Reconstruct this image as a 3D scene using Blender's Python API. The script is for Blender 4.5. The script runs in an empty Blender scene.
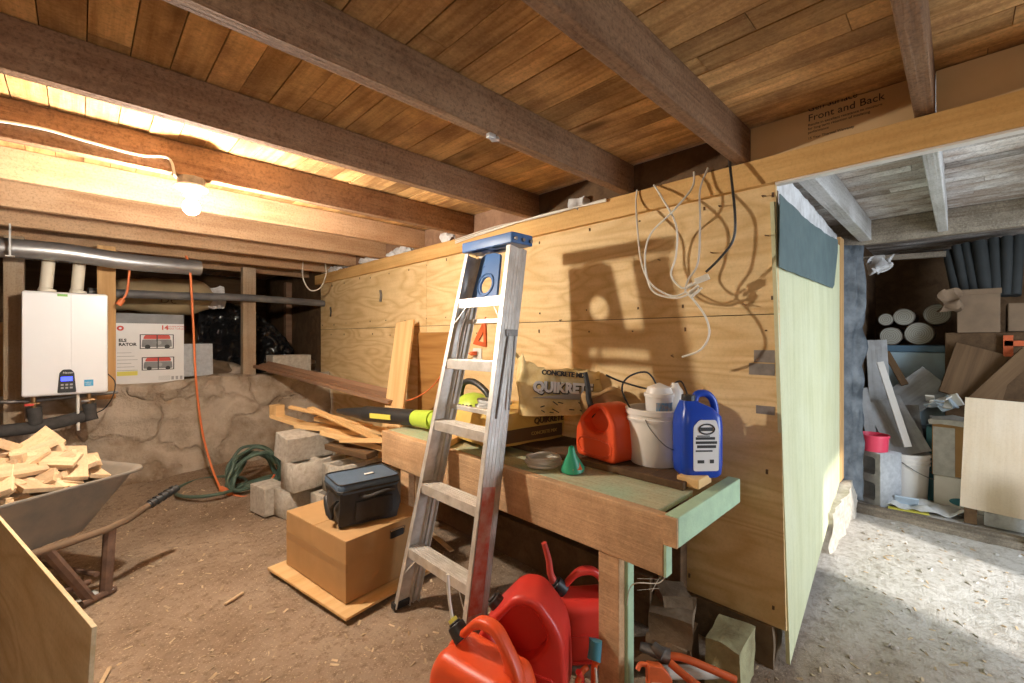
import bpy, bmesh, math, random
from mathutils import Vector, Matrix, noise as mn
S = bpy.context.scene
COL = S.collection
R = math.radians
rnd = random.Random(7)
PI = math.pi
# ------------------------------------------------------------------ camera
H = 1.27
FX, FY = 0.7009, 0.7133          # forward direction
def P(px, py, x=None, y=None, z=None, d=None):
    """pixel of the 1024x683 frame + one known world coordinate -> world point"""
    k = (px-512)/440.0; m = (338-py)/440.0
    dx = k*FY+FX; dy = -k*FX+FY
    if x is not None: d = x/dx
    elif y is not None: d = y/dy
    elif z is not None: d = (z-H)/m
    return Vector((d*dx, d*dy, H+m*d))
cam_d = bpy.data.cameras.new('camera'); cam = bpy.data.objects.new('camera', cam_d); COL.objects.link(cam)
cam_d.lens = 36*440/1024; cam_d.sensor_width = 36; cam_d.shift_y = -3.5/1024; cam_d.clip_start = .02
cam.location = (0, 0, H); cam.rotation_euler = (PI/2, 0, math.atan2(-FX, FY))
S.camera = cam
# ------------------------------------------------------------------ materials
def nt(name):
    m = bpy.data.materials.new(name); m.use_nodes = True
    t = m.node_tree; b = t.nodes['Principled BSDF']
    return m, t, b
def N(t, typ, **kw):
    n = t.nodes.new(typ)
    for k, v in kw.items():
        if k.startswith('i_'): n.inputs[k[2:].replace('_', ' ')].default_value = v
        else: setattr(n, k, v)
    return n
def mth(t, op, a, b=None, c=None):
    n = t.nodes.new('ShaderNodeMath'); n.operation = op
    for i, v in enumerate((a, b, c)):
        if v is None: continue
        if hasattr(v, 'links'): t.links.new(v, n.inputs[i])
        else: n.inputs[i].default_value = v
    return n.outputs[0]
def rgb(c): return (c[0], c[1], c[2], 1)
def mixc(t, f, a, b, mode='MIX'):
    n = t.nodes.new('ShaderNodeMix'); n.data_type = 'RGBA'; n.blend_type = mode
    for i, v in ((0, f), (6, a), (7, b)):
        if hasattr(v, 'links'): t.links.new(v, n.inputs[i])
        else: n.inputs[i].default_value = v if i == 0 else rgb(v)
    return n.outputs[2]
def coords(t, axis_scale, offset=True):
    tc = N(t, 'ShaderNodeTexCoord')
    mp = N(t, 'ShaderNodeMapping'); mp.inputs['Scale'].default_value = axis_scale
    if offset:
        oi = N(t, 'ShaderNodeObjectInfo'); ge = N(t, 'ShaderNodeNewGeometry')
        s = mth(t, 'ADD', mth(t, 'MULTIPLY', oi.outputs['Random'], 31.7), mth(t, 'MULTIPLY', ge.outputs['Random Per Island'], 57.3))
        cb = N(t, 'ShaderNodeCombineXYZ')
        for i in range(3): t.links.new(mth(t, 'MULTIPLY', s, 1+.37*i), cb.inputs[i])
        t.links.new(tc.outputs['Object'], mp.inputs['Vector'])
        va = N(t, 'ShaderNodeVectorMath', operation='ADD'); t.links.new(mp.outputs[0], va.inputs[0]); t.links.new(cb.outputs[0], va.inputs[1])
        return va.outputs[0], mp, s
    t.links.new(tc.outputs['Object'], mp.inputs['Vector'])
    return mp.outputs[0], mp, None
def noi(t, vec, scale=5, detail=3, rough=.5, dist=0):
    n = N(t, 'ShaderNodeTexNoise', i_Scale=scale, i_Detail=detail, i_Roughness=rough, i_Distortion=dist)
    t.links.new(vec, n.inputs['Vector']); return n.outputs['Fac']
def ramp(t, f, stops):
    n = N(t, 'ShaderNodeValToRGB'); e = n.color_ramp.elements
    while len(e) < len(stops): e.new(.5)
    for i, (p, c) in enumerate(stops): e[i].position = p; e[i].color = rgb(c) if hasattr(c, '__len__') else (c, c, c, 1)
    t.links.new(f, n.inputs[0]); return n.outputs[0]
def bump(t, b, h, strength=.3, dist=.01):
    n = N(t, 'ShaderNodeBump'); n.inputs['Strength'].default_value = strength; n.inputs['Distance'].default_value = dist
    t.links.new(h, n.inputs['Height']); t.links.new(n.outputs[0], b.inputs['Normal'])
def wood(name, light, dark, axis='X', rings=26, across=3.2, along=.35, fine=60, var=.25, rough=.75, knots=.0, bmp=.25, blot=None, blot_amt=.5, contrast=.55, speck=.0, sharp=.7):
    m, t, b = nt(name)
    ai = 'XYZ'.index(axis)
    v, mp, s = coords(t, tuple((along if i == ai else across) for i in range(3)))
    n1 = noi(t, v, 1, 2.5, .5, .35)
    ring = mth(t, 'MULTIPLY_ADD', mth(t, 'SINE', mth(t, 'MULTIPLY', n1, rings*2)), .5, .5)
    ring = mth(t, 'POWER', ring, sharp)
    v2, mp2, s2 = coords(t, tuple((2.2 if i == ai else fine) for i in range(3)))
    st = ramp(t, noi(t, v2, 1, 5, .65), [(.30, 0), (.68, 1)])
    f = mth(t, 'ADD', mth(t, 'MULTIPLY', ring, contrast), mth(t, 'MULTIPLY', st, 1-contrast))
    c = mixc(t, f, dark, light)
    v3, _, _ = coords(t, (3, 3, 3))
    bl = noi(t, v3, 1, 5, .65)
    if blot:
        c = mixc(t, mth(t, 'MULTIPLY', ramp(t, bl, [(.42, 0), (.66, 1)]), blot_amt), c, blot)
    sp = noi(t, v3, 30, 4, .7)
    if speck:
        c = mixc(t, mth(t, 'MULTIPLY', ramp(t, sp, [(.50, 0), (.66, 1)]), speck), c, tuple(x*.4 for x in dark))
        c = mixc(t, mth(t, 'MULTIPLY', ramp(t, sp, [(.34, 1), (.44, 0)]), speck*.6), c, tuple(min(1, x*1.25) for x in light))
    if knots > 0:
        v4, _, _ = coords(t, tuple((1.6 if i == ai else 5) for i in range(3)))
        vo = N(t, 'ShaderNodeTexVoronoi', i_Scale=knots); t.links.new(v4, vo.inputs['Vector'])
        c = mixc(t, ramp(t, vo.outputs['Distance'], [(.05, .85), (.13, 0)]), c, tuple(x*.35 for x in dark))
    wn = N(t, 'ShaderNodeTexWhiteNoise', noise_dimensions='1D'); t.links.new(s, wn.inputs['W'])
    val = mth(t, 'MULTIPLY_ADD', wn.outputs['Value'], var, 1-var*.5)
    hs = N(t, 'ShaderNodeHueSaturation'); t.links.new(val, hs.inputs['Value']); t.links.new(c, hs.inputs['Color'])
    t.links.new(hs.outputs[0], b.inputs['Base Color'])
    b.inputs['Roughness'].default_value = rough
    b.inputs['Specular IOR Level'].default_value = .25
    bump(t, b, mth(t, 'ADD', mth(t, 'ADD', st, mth(t, 'MULTIPLY', ring, .3)), sp), bmp, .006)
    return m
def plain(name, c, rough=.5, metal=0, vary=.12, scale=8, c2=None, bmp=0, bscale=40, spec=.5, coat=0):
    m, t, b = nt(name)
    v, _, _ = coords(t, (1, 1, 1))
    n = noi(t, v, scale, 4, .6)
    c2 = c2 or tuple(x*(1-vary*2) for x in c)
    t.links.new(mixc(t, ramp(t, n, [(.35, 0), (.7, 1)]), c, c2), b.inputs['Base Color'])
    b.inputs['Roughness'].default_value = rough; b.inputs['Metallic'].default_value = metal
    b.inputs['Specular IOR Level'].default_value = spec
    if coat: b.inputs['Coat Weight'].default_value = coat
    if bmp:
        bump(t, b, noi(t, v, bscale, 5, .65), bmp, .01)
    return m
def emit(name, c, s):
    m, t, b = nt(name); b.inputs['Base Color'].default_value = rgb(c)
    b.inputs['Emission Color'].default_value = rgb(c); b.inputs['Emission Strength'].default_value = s
    return m
M = {}
M['ceil'] = wood('ceiling_boards', (.86, .54, .23), (.42, .21, .07), 'Y', 14, 11, 1.2, 60, .6, .6, .8, .2, (.22, .10, .04), .7, .5, .3)
M['ceil_grey'] = wood('weathered_boards', (.46, .39, .33), (.20, .15, .12), 'Y', 9, 9, .8, 70, .7, .85, 0, .4, (.80, .79, .77), .85, .35, .5)
M['joist'] = wood('rough_sawn_joist', (.34, .19, .10), (.16, .08, .04), 'X', 12, 6, .5, 70, .2, .85, .35, .6, (.38, .24, .14), .6, .3, .5)
M['joist_light'] = wood('pale_joist', (.50, .31, .17), (.32, .17, .085), 'X', 14, 5, .5, 60, .15, .8, .5, .4, (.54, .37, .23), .5, .45, .4)
M['joist_grey'] = wood('grey_joist', (.50, .48, .45), (.28, .26, .23), 'X', 12, 5, .4, 80, .2, .85, .3, .4, (.66, .65, .64), .5, .3, .4)
M['header'] = wood('dusty_header', (.42, .36, .28), (.22, .17, .12), 'Y', 12, 5, .4, 80, .2, .85, .3, .4, (.10, .08, .06), .7, .3, .5)
M['plate'] = wood('plate_lumber', (.76, .48, .19), (.56, .31, .10), 'Y', 12, 7, .5, 60, .05, .7, .6, .2, (.50, .27, .08), .35, .5, .15)
M['ply'] = wood('plywood_wall', (.84, .63, .34), (.62, .40, .17), 'Y', 34, 4.2, .95, 50, .06, .65, 0, .12, (.60, .40, .17), .35, .62, .12, .55)
M['ply_x'] = wood('plywood_x', (.74, .60, .38), (.54, .38, .19), 'X', 26, 3.2, .8, 50, .08, .65, .25, .15, (.60, .44, .22), .4, .55, .15, .5)
M['ply_brown'] = wood('brown_plywood', (.45, .235, .07), (.28, .12, .03), 'Y', 18, 4, .6, 60, .05, .6, .3, .1)
M['pane'] = wood('pale_green_plywood', (.68, .68, .44), (.55, .56, .33), 'Z', 16, 4.5, .5, 60, .02, .7, .0, .1, (.72, .74, .54), .4, .45, .1)
M['pine'] = wood('pine', (.78, .52, .25), (.62, .36, .14), 'X', 14, 5, .3, 50, .15, .7, .35, .15)
M['pine_z'] = wood('pine_post', (.62, .38, .17), (.44, .24, .09), 'Z', 14, 5, .3, 60, .15, .75, .3, .2)
M['scrap'] = wood('scrap_pine', (.70, .52, .32), (.50, .33, .18), 'X', 12, 9, .8, 50, .5, .75, 0, .15, (.46, .32, .20), .6, .5, .2)
M['beam'] = wood('bench_beam', (.70, .45, .25), (.48, .28, .14), 'Y', 12, 6, .5, 60, .1, .8, .45, .35, (.30, .18, .09), .7, .45, .25)
M['greentop'] = wood('green_painted_board', (.50, .48, .30), (.36, .31, .18), 'Y', 9, 6, .6, 60, .1, .8, 0, .3, (.36, .48, .32), .9, .3, .3)
M['green'] = plain('pale_green_paint', (.45, .62, .40), .7, 0, .1, 14, (.36, .50, .33), .2)
M['darkwood'] = wood('dark_old_wood', (.17, .10, .05), (.09, .05, .025), 'X', 10, 5, .4, 60, .3, .85, 0, .3)
M['greywood'] = wood('grey_old_wood', (.44, .44, .42), (.26, .25, .24), 'X', 10, 5, .4, 60, .4, .85, 0, .3, (.58, .60, .62), .6)
M['redwood'] = wood('red_brown_trim', (.34, .20, .12), (.20, .11, .065), 'X', 10, 5, .3, 60, .15, .6, 0, .2)
M['handle_wood'] = wood('weathered_handle', (.20, .13, .08), (.11, .07, .04), 'X', 10, 9, .4, 60, .1, .8, 0, .4)
M['white'] = plain('white_enamel', (.86, .85, .84), .3, 0, .02, 3)
M['pvc'] = plain('cream_pvc', (.72, .64, .50), .45, 0, .05)
M['whiteplastic'] = plain('white_plastic', (.80, .76, .70), .4, 0, .06, 6)
M['black'] = plain('black_plastic', (.025, .025, .025), .45, 0, .1)
M['blackfilm'] = plain('black_film', (.012, .012, .013), .18, 0, .1)
M['rubber'] = plain('grey_black_foam', (.07, .065, .06), .85, 0, .2, 20)
M['pipe'] = plain('grey_black_pipe', (.10, .10, .105), .4, 0, .2, 6, (.19, .18, .17))
M['duct'] = plain('sheet_metal_duct', (.42, .41, .40), .38, .7, .15, 6)
M['alu'] = plain('aluminium', (.74, .71, .66), .45, .55, .15, 14, (.52, .48, .42), .15, 60)
M['alu_red'] = plain('aluminium_red_label', (.56, .12, .08), .5, .2, .2, 22, (.62, .42, .36))
M['bluecap'] = plain('blue_plastic', (.055, .15, .36), .45, 0, .1)
M['steel'] = plain('dull_steel', (.30, .28, .26), .5, .8, .25, 20)
M['brass'] = plain('brass_fitting', (.45, .27, .12), .4, .8, .2)
M['tray'] = plain('grey_tray_metal', (.19, .18, .16), .55, .2, .1, 5, (.31, .26, .20), .2, 30)
M['pine_old'] = wood('old_post', (.42, .30, .19), (.26, .17, .10), 'Z', 14, 5, .4, 60, .15, .8, .3, .3, (.46, .38, .28), .6, .4, .3)
M['rustframe'] = plain('rusty_frame', (.20, .12, .08), .7, .3, .2, 20, (.12, .07, .05))
M['card'] = plain('cardboard', (.47, .275, .115), .8, 0, .06, 5, (.40, .23, .09), .05, 20)
M['card_dark'] = plain('brown_cardboard', (.27, .18, .11), .85, 0, .15, 5)
M['card_tape'] = plain('brown_tape', (.40, .22, .085), .3, 0, .05)
M['print_white'] = plain('printed_white', (.76, .74, .72), .4, 0, .03)
M['print_grey'] = plain('printed_grey', (.23, .23, .23), .5, 0, .15, 8)
M['ink'] = plain('black_ink', (.03, .027, .025), .6, 0, 0)
M['ink_brown'] = plain('brown_ink', (.14, .075, .03), .6, 0, 0)
M['redink'] = plain('red_ink', (.60, .06, .04), .5, 0, 0)
M['greyink'] = plain('grey_ink', (.35, .34, .33), .5, 0, 0)
M['yellow'] = plain('yellow_ink', (.70, .62, .10), .5, 0, 0)
M['red'] = plain('red_can_plastic', (.68, .035, .025), .36, 0, .05, 5, (.60, .045, .03), .05, 60)
M['orange'] = plain('orange_can_plastic', (.80, .085, .018), .38, 0, .05, 5, (.74, .09, .025), .05, 60)
M['orange_cord'] = plain('orange_cord', (.78, .20, .06), .5, 0, .05)
M['orange_tool'] = plain('orange_paint', (.72, .13, .03), .5, 0, .15, 20)
M['pinkred'] = plain('pink_red_plastic', (.78, .06, .12), .4, 0, .05)
M['blue'] = plain('blue_jug', (.012, .06, .42), .28, 0, .05)
M['funnel'] = plain('green_funnel', (.03, .30, .15), .4, 0, .05)
M['lime'] = plain('lime_plastic', (.46, .62, .07), .4, 0, .05)
M['hose'] = plain('green_hose', (.09, .14, .10), .5, 0, .15, 10, (.05, .09, .07))
M['bagcloth'] = plain('black_cloth', (.035, .033, .032), .6, 0, .2, 12, None, .2, 80)
M['bagblue'] = plain('blue_grey_cloth', (.075, .12, .18), .6, 0, .1, 12, None, .2, 120)
M['sack'] = plain('yellow_paper_sack', (.74, .50, .13), .5, 0, .1, 6, (.60, .38, .10), .5, 14)
M['sack_pale'] = plain('cream_paper_sack', (.84, .68, .36), .5, 0, .1, 12, (.60, .40, .12), .6, 14)
M['kraft'] = plain('kraft_paper', (.40, .25, .11), .7, 0, .1, 6, None, .4, 14)
M['cloth'] = plain('grey_white_rag', (.62, .62, .60), .8, 0, .12, 20)
M['insul'] = plain('white_insulation', (.74, .73, .72), .9, 0, .15, 14, (.50, .48, .46), .8, 40)
M['paperroll'] = plain('tan_insulation_facing', (.48, .36, .20), .7, 0, .1, 6, None, .3, 12)
M['tar'] = plain('blue_grey_felt', (.115, .165, .165), .7, 0, .1, 10, (.085, .125, .13), .1, 60)
M['tar_dark'] = plain('dark_felt', (.035, .045, .055), .6, 0, .2, 9, (.16, .18, .20), .3, 14)
M['foam'] = plain('tan_foam_board', (.64, .43, .22), .6, 0, .04, 5, (.58, .38, .18))
M['tape'] = plain('grey_duct_tape', (.30, .27, .24), .4, .3, .15, 30)
M['cable_white'] = plain('white_cable', (.74, .70, .60), .5, 0, .05)
M['cable_grey'] = plain('grey_cable', (.55, .50, .42), .5, 0, .05)
M['red_drum'] = M['pinkred']
M['log'] = plain('log_bark', (.16, .12, .09), .9, 0, .2, 20, None, .5, 30)
M['chest'] = plain('pale_blue_enamel', (.42, .56, .62), .5, 0, .1, 5, (.34, .42, .44))
M['chestlid'] = plain('blue_trim', (.10, .19, .27), .5, 0, .1)
M['tube'] = plain('grey_pipe_wrap', (.05, .055, .055), .7, 0, .1, 10)
M['teal'] = plain('teal_plastic', (.05, .22, .27), .5, 0, .1)
M['bluepaper'] = plain('pale_blue_paper', (.50, .60, .70), .7, 0, .1, 8)
M['conc'] = plain('concrete_block', (.58, .535, .46), .9, 0, .1, 30, (.40, .35, .28), .8, 120)
M['conc_blue'] = plain('pale_concrete_block', (.56, .57, .58), .9, 0, .1, 30, (.42, .43, .44), .7, 120)
M['stone'] = plain('brown_stone_block', (.23, .155, .09), .9, 0, .15, 8, (.12, .08, .045), .8, 30)
M['ceramic'] = plain('white_porcelain', (.80, .78, .74), .25, 0, .02)
M['bulb'] = emit('lit_bulb', (1, .93, .80), 45)
M['screen'] = emit('blue_display', (.05, .08, .9), 2.5)
M['silver'] = plain('silver_foil', (.75, .75, .73), .3, .6, .1)
M['ply_pale'] = wood('plywood_pale', (.78, .66, .52), (.68, .53, .37), 'Z', 14, 3.2, .7, 50, .08, .65, .25, .1, (.66, .52, .34), .4, .4, .1, .5)
M['moss'] = plain('mossy_stone_block', (.40, .37, .20), .9, 0, .15, 12, (.24, .20, .10), .8, 30)
M['web'] = plain('spider_web', (.7, .7, .62), .7, 0, .1)
# log end: rings
m, t, b = nt('log_end'); v, _, _ = coords(t, (1, 1, 1), False)
w = N(t, 'ShaderNodeTexWave', wave_type='RINGS', rings_direction='X'); w.inputs['Scale'].default_value = 22; w.inputs['Distortion'].default_value = 3; t.links.new(v, w.inputs['Vector'])
t.links.new(mixc(t, w.outputs['Fac'], (.46, .44, .36), (.28, .26, .21)), b.inputs['Base Color']); b.inputs['Roughness'].default_value = .9; M['logend'] = m
# dirt floor
m, t, b = nt('dirt_floor'); v, _, _ = coords(t, (1, 1, 1), False)
n1 = noi(t, v, 1.7, 8, .62); n2 = noi(t, v, 24, 6, .75); n3 = noi(t, v, 95, 3, .7)
c = mixc(t, ramp(t, n1, [(.35, 0), (.65, 1)]), (.235, .165, .11), (.37, .28, .20))
c = mixc(t, ramp(t, n2, [(.50, 0), (.68, .75)]), c, (.13, .08, .045))
c = mixc(t, ramp(t, n3, [(.58, 0), (.68, .8)]), c, (.56, .43, .30))
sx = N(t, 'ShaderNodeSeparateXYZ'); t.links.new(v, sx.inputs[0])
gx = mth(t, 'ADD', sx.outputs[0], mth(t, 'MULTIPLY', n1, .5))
dusty = mixc(t, ramp(t, n2, [(.45, 0), (.70, 1)]), (.60, .57, .53), (.35, .31, .26))  # not dust: daylight on the right-hand floor, put into the colour
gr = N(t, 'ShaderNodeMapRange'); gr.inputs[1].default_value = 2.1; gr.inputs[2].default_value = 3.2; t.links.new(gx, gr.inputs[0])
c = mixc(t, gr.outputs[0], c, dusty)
t.links.new(c, b.inputs['Base Color']); b.inputs['Roughness'].default_value = .95; b.inputs['Specular IOR Level'].default_value = .1
bump(t, b, mth(t, 'ADD', mth(t, 'MULTIPLY', n2, .9), mth(t, 'MULTIPLY', n3, .3)), .6, .02); M['dirt'] = m
# foundation: whitewashed earth over stone
m, t, b = nt('foundation_stone'); v, _, _ = coords(t, (1, 1, 1), False)
n1 = noi(t, v, 2.6, 6, .6); n2 = noi(t, v, 30, 6, .7)
vo = N(t, 'ShaderNodeTexVoronoi', feature='DISTANCE_TO_EDGE', i_Scale=1.7)
dv = N(t, 'ShaderNodeVectorMath', operation='ADD'); t.links.new(v, dv.inputs[0])
nz = N(t, 'ShaderNodeTexNoise', i_Scale=2.0, i_Detail=6.0); t.links.new(v, nz.inputs['Vector']); t.links.new(nz.outputs['Color'], dv.inputs[1]); t.links.new(dv.outputs[0], vo.inputs['Vector'])
c = mixc(t, ramp(t, n1, [(.38, 0), (.62, 1)]), (.28, .20, .13), (.60, .50, .39))
c = mixc(t, ramp(t, n2, [(.55, 0), (.75, .7)]), c, (.58, .50, .40))
c = mixc(t, ramp(t, vo.outputs['Distance'], [(.0, .35), (.09, 0)]), c, (.22, .15, .095))
t.links.new(c, b.inputs['Base Color']); b.inputs['Roughness'].default_value = .95; b.inputs['Specular IOR Level'].default_value = .1
bump(t, b, mth(t, 'ADD', n2, mth(t, 'MULTIPLY', ramp(t, vo.outputs['Distance'], [(0, 0), (.05, 1)]), .8)), .7, .03); M['found'] = m
# ------------------------------------------------------------------ mesh helpers
def rot(rx=0, ry=0, rz=0): return (Matrix.Rotation(R(rz), 4, 'Z') @ Matrix.Rotation(R(ry), 4, 'Y') @ Matrix.Rotation(R(rx), 4, 'X'))
def frame(loc, right, up):
    X = Vector(right).normalized(); U = Vector(up).normalized(); Z = X.cross(U).normalized(); Y = Z.cross(X)
    m_ = Matrix((X, Y, Z)).transposed().to_4x4(); m_.translation = Vector(loc); return m_
def box(bm, c, s, m=None):
    mt = Matrix.Translation(c) @ (m or Matrix()) @ Matrix.Diagonal((s[0], s[1], s[2], 1))
    return bmesh.ops.create_cube(bm, size=1, matrix=mt)['verts']
def bb(bm, a, b_): return box(bm, [(a[i]+b_[i])/2 for i in range(3)], [abs(b_[i]-a[i]) for i in range(3)])
def cyl(bm, p0, p1, r0, r1=None, seg=24, cap=True):
    p0 = Vector(p0); p1 = Vector(p1); d = p1-p0
    q = d.to_track_quat('Z', 'Y').to_matrix().to_4x4()
    return bmesh.ops.create_cone(bm, cap_ends=cap, segments=seg, radius1=r0, radius2=r0 if r1 is None else r1, depth=d.length, matrix=Matrix.Translation((p0+p1)/2) @ q)['verts']
def smooth_path(pts, n=6, closed=False):
    P_ = [Vector(p) for p in pts]; out = []; L = len(P_)
    rg = range(L if closed else L-1)
    for i in rg:
        if closed: a, b_, c_, d_ = P_[i-1], P_[i], P_[(i+1) % L], P_[(i+2) % L]
        else: a, b_, c_, d_ = P_[max(i-1, 0)], P_[i], P_[i+1], P_[min(i+2, L-1)]
        for k in range(n):
            u = k/n
            out.append(.5*((2*b_)+(c_-a)*u+(2*a-5*b_+4*c_-d_)*u*u+(3*b_-a-3*c_+d_)*u**3))
    if not closed: out.append(P_[-1])
    return out
def tube(bm, pts, r, seg=10, closed=False, sm=6, flat=1.0, cap=True):
    pts = smooth_path(pts, sm, closed) if sm else [Vector(p) for p in pts]
    L = len(pts); rings = []; up = None
    for i, p in enumerate(pts):
        if closed: tg = pts[(i+1) % L]-pts[i-1]
        else: tg = pts[min(i+1, L-1)]-pts[max(i-1, 0)]
        if tg.length < 1e-9: tg = Vector((0, 0, 1))
        tg.normalize()
        if up is None:
            up = tg.orthogonal().normalized()
        up = (up-tg*up.dot(tg))
        up = up.normalized() if up.length > 1e-6 else tg.orthogonal().normalized()
        sd = tg.cross(up)
        rr = r(i/(L-1)) if callable(r) else r
        rings.append([bm.verts.new(p+(up*math.cos(2*PI*k/seg)+sd*math.sin(2*PI*k/seg)*flat)*rr) for k in range(seg)])
    for i in range(L if closed else L-1):
        a, b_ = rings[i], rings[(i+1) % L]
        for k in range(seg):
            try: bm.faces.new((a[k], a[(k+1) % seg], b_[(k+1) % seg], b_[k]))
            except ValueError: pass
    if cap and not closed:
        bm.faces.new(rings[0][::-1]); bm.faces.new(rings[-1])
def lathe(bm, prof, seg=40, c=(0, 0, 0)):
    rings = []
    for r, z in prof:
        if r < 1e-5: rings.append([bm.verts.new((c[0], c[1], c[2]+z))])
        else: rings.append([bm.verts.new((c[0]+r*math.cos(2*PI*k/seg), c[1]+r*math.sin(2*PI*k/seg), c[2]+z)) for k in range(seg)])
    for a, b_ in zip(rings, rings[1:]):
        for k in range(seg):
            k2 = (k+1) % seg
            if len(a) == 1 and len(b_) == 1: continue
            if len(a) == 1: bm.faces.new((a[0], b_[k], b_[k2]))
            elif len(b_) == 1: bm.faces.new((a[k], a[k2], b_[0]))
            else: bm.faces.new((a[k], a[k2], b_[k2], b_[k]))
def prism(bm, poly, t0, t1, m=None):
    """poly in local XZ, thickness along Y"""
    m = m or Matrix()
    a = [bm.verts.new(m @ Vector((x, t0, z))) for x, z in poly]; b_ = [bm.verts.new(m @ Vector((x, t1, z))) for x, z in poly]
    n = len(poly); bm.faces.new(a); bm.faces.new(b_[::-1])
    for i in range(n): bm.faces.new((a[i], b_[i], b_[(i+1) % n], a[(i+1) % n]))
def nb(): return bmesh.new()
def obj(name, bm, mat, parent=None, bevel=0, sub=0, smooth=False, loc=None, mtx=None, seg=2):
    bmesh.ops.recalc_face_normals(bm, faces=bm.faces)
    me = bpy.data.meshes.new(name); bm.to_mesh(me); bm.free()
    me.materials.append(M[mat] if isinstance(mat, str) else mat)
    if smooth:
        for p in me.polygons: p.use_smooth = True
    o = bpy.data.objects.new(name, me); COL.objects.link(o)
    if parent: o.parent = parent
    if mtx is not None: o.matrix_local = mtx
    elif loc is not None: o.location = loc
    if bevel:
        b_ = o.modifiers.new('bevel', 'BEVEL'); b_.width = bevel; b_.segments = seg; b_.limit_method = 'ANGLE'; b_.angle_limit = R(40); b_.harden_normals = False
    if sub:
        s_ = o.modifiers.new('sub', 'SUBSURF'); s_.levels = sub; s_.render_levels = sub
    if smooth and not sub:
        try: me.set_sharp_from_angle(angle=R(42))
        except Exception: pass
    return o
def tag(o, label, cat, group=None, kind=None):
    o['label'] = label; o['category'] = cat
    if group: o['group'] = group
    if kind: o['kind'] = kind
    return o
def thing(name, label, cat, loc=(0, 0, 0), rz=0, group=None, rx=0, ry=0, mtx=None):
    o = bpy.data.objects.new(name, None); COL.objects.link(o); o.empty_display_size = .05
    o.matrix_world = mtx if mtx is not None else Matrix.Translation(loc) @ rot(rx, ry, rz)
    return tag(o, label, cat, group)
def struct(name, bm, mat, **k):
    o = obj(name, bm, mat, **k); o['kind'] = 'structure'; return o
def text(name, body, size, mtx, mat, parent=None, ext=.0006, bold=0, sx=1.0):
    cu = bpy.data.curves.new(name, 'FONT'); cu.body = body; cu.size = size; cu.extrude = ext; cu.offset = bold; cu.resolution_u = 3
    cu.materials.append(M[mat]); tmp = bpy.data.objects.new(name, cu); COL.objects.link(tmp)
    me = bpy.data.meshes.new_from_object(tmp.evaluated_get(bpy.context.evaluated_depsgraph_get())); bpy.data.objects.remove(tmp); bpy.data.curves.remove(cu)
    me.name = name; o = bpy.data.objects.new(name, me); COL.objects.link(o)
    if parent: o.parent = parent
    o.matrix_local = mtx @ Matrix.Diagonal((sx, 1, 1, 1)); return o
def dup(root, mtx, label, group=None, cat=None):
    r = root.copy(); COL.objects.link(r); r.matrix_world = mtx; r['label'] = label
    if group: r['group'] = group
    for ch in list(root.children):
        c_ = ch.copy(); COL.objects.link(c_); c_.parent = r
        for g in list(ch.children):
            d_ = g.copy(); COL.objects.link(d_); d_.parent = c_
    return r
def shape2d(outer, holes=(), depth=.03, bevel=.005, bres=2):
    """filled 2D outline with holes, in local XY, extruded along Z, rounded edges -> bmesh"""
    cu = bpy.data.curves.new('tmp', 'CURVE'); cu.dimensions = '2D'; cu.fill_mode = 'BOTH'
    cu.extrude = max(depth/2-bevel, .0001); cu.bevel_depth = bevel; cu.bevel_resolution = bres; cu.offset = -bevel
    for pts in (outer,)+tuple(holes):
        sp = cu.splines.new('POLY'); sp.points.add(len(pts)-1); sp.use_cyclic_u = True
        for q, (x_, y_) in zip(sp.points, pts): q.co = (x_, y_, 0, 1)
    o = bpy.data.objects.new('tmp', cu); COL.objects.link(o)
    me = bpy.data.meshes.new_from_object(o.evaluated_get(bpy.context.evaluated_depsgraph_get()))
    bm = bmesh.new(); bm.from_mesh(me); bpy.data.objects.remove(o); bpy.data.curves.remove(cu); bpy.data.meshes.remove(me)
    bmesh.ops.remove_doubles(bm, verts=bm.verts, dist=1e-5)
    return bm
def roundpoly(pts, r, n=5):
    out = []; L = len(pts)
    for i in range(L):
        a, b_, c_ = Vector(pts[i-1]), Vector(pts[i]), Vector(pts[(i+1) % L])
        rr = r[i] if hasattr(r, '__len__') else r
        u = (a-b_); v_ = (c_-b_); q = min(rr, u.length*.45, v_.length*.45)
        p0 = b_+u.normalized()*q; p1 = b_+v_.normalized()*q
        for k in range(n+1):
            s_ = k/n; out.append(tuple(p0*(1-s_)**2+b_*2*s_*(1-s_)+p1*s_*s_))
    return out
def board(name, label, cat, p0, p1, w, t_, mat, roll=0, group=None, parent=None, bevel=.002):
    """plank whose centre line runs p0->p1; local X along, Y width, Z thickness"""
    p0 = Vector(p0); p1 = Vector(p1); d = p1-p0; L = d.length
    q = d.to_track_quat('X', 'Z').to_matrix().to_4x4()
    bm = nb(); box(bm, (0, 0, 0), (L, w, t_))
    o = obj(name, bm, mat, parent, bevel, mtx=Matrix.Translation((p0+p1)/2) @ q @ Matrix.Rotation(R(roll), 4, 'X'))
    if label: tag(o, label, cat, group)
    return o
def rough(bm, amp, sc, seed=0):
    for v_ in bm.verts:
        v_.co += Vector((mn.noise(v_.co*sc+Vector((seed, 0, 0))), mn.noise(v_.co*sc+Vector((0, seed+9, 0))), mn.noise(v_.co*sc+Vector((0, 0, seed+19)))))*amp

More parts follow.
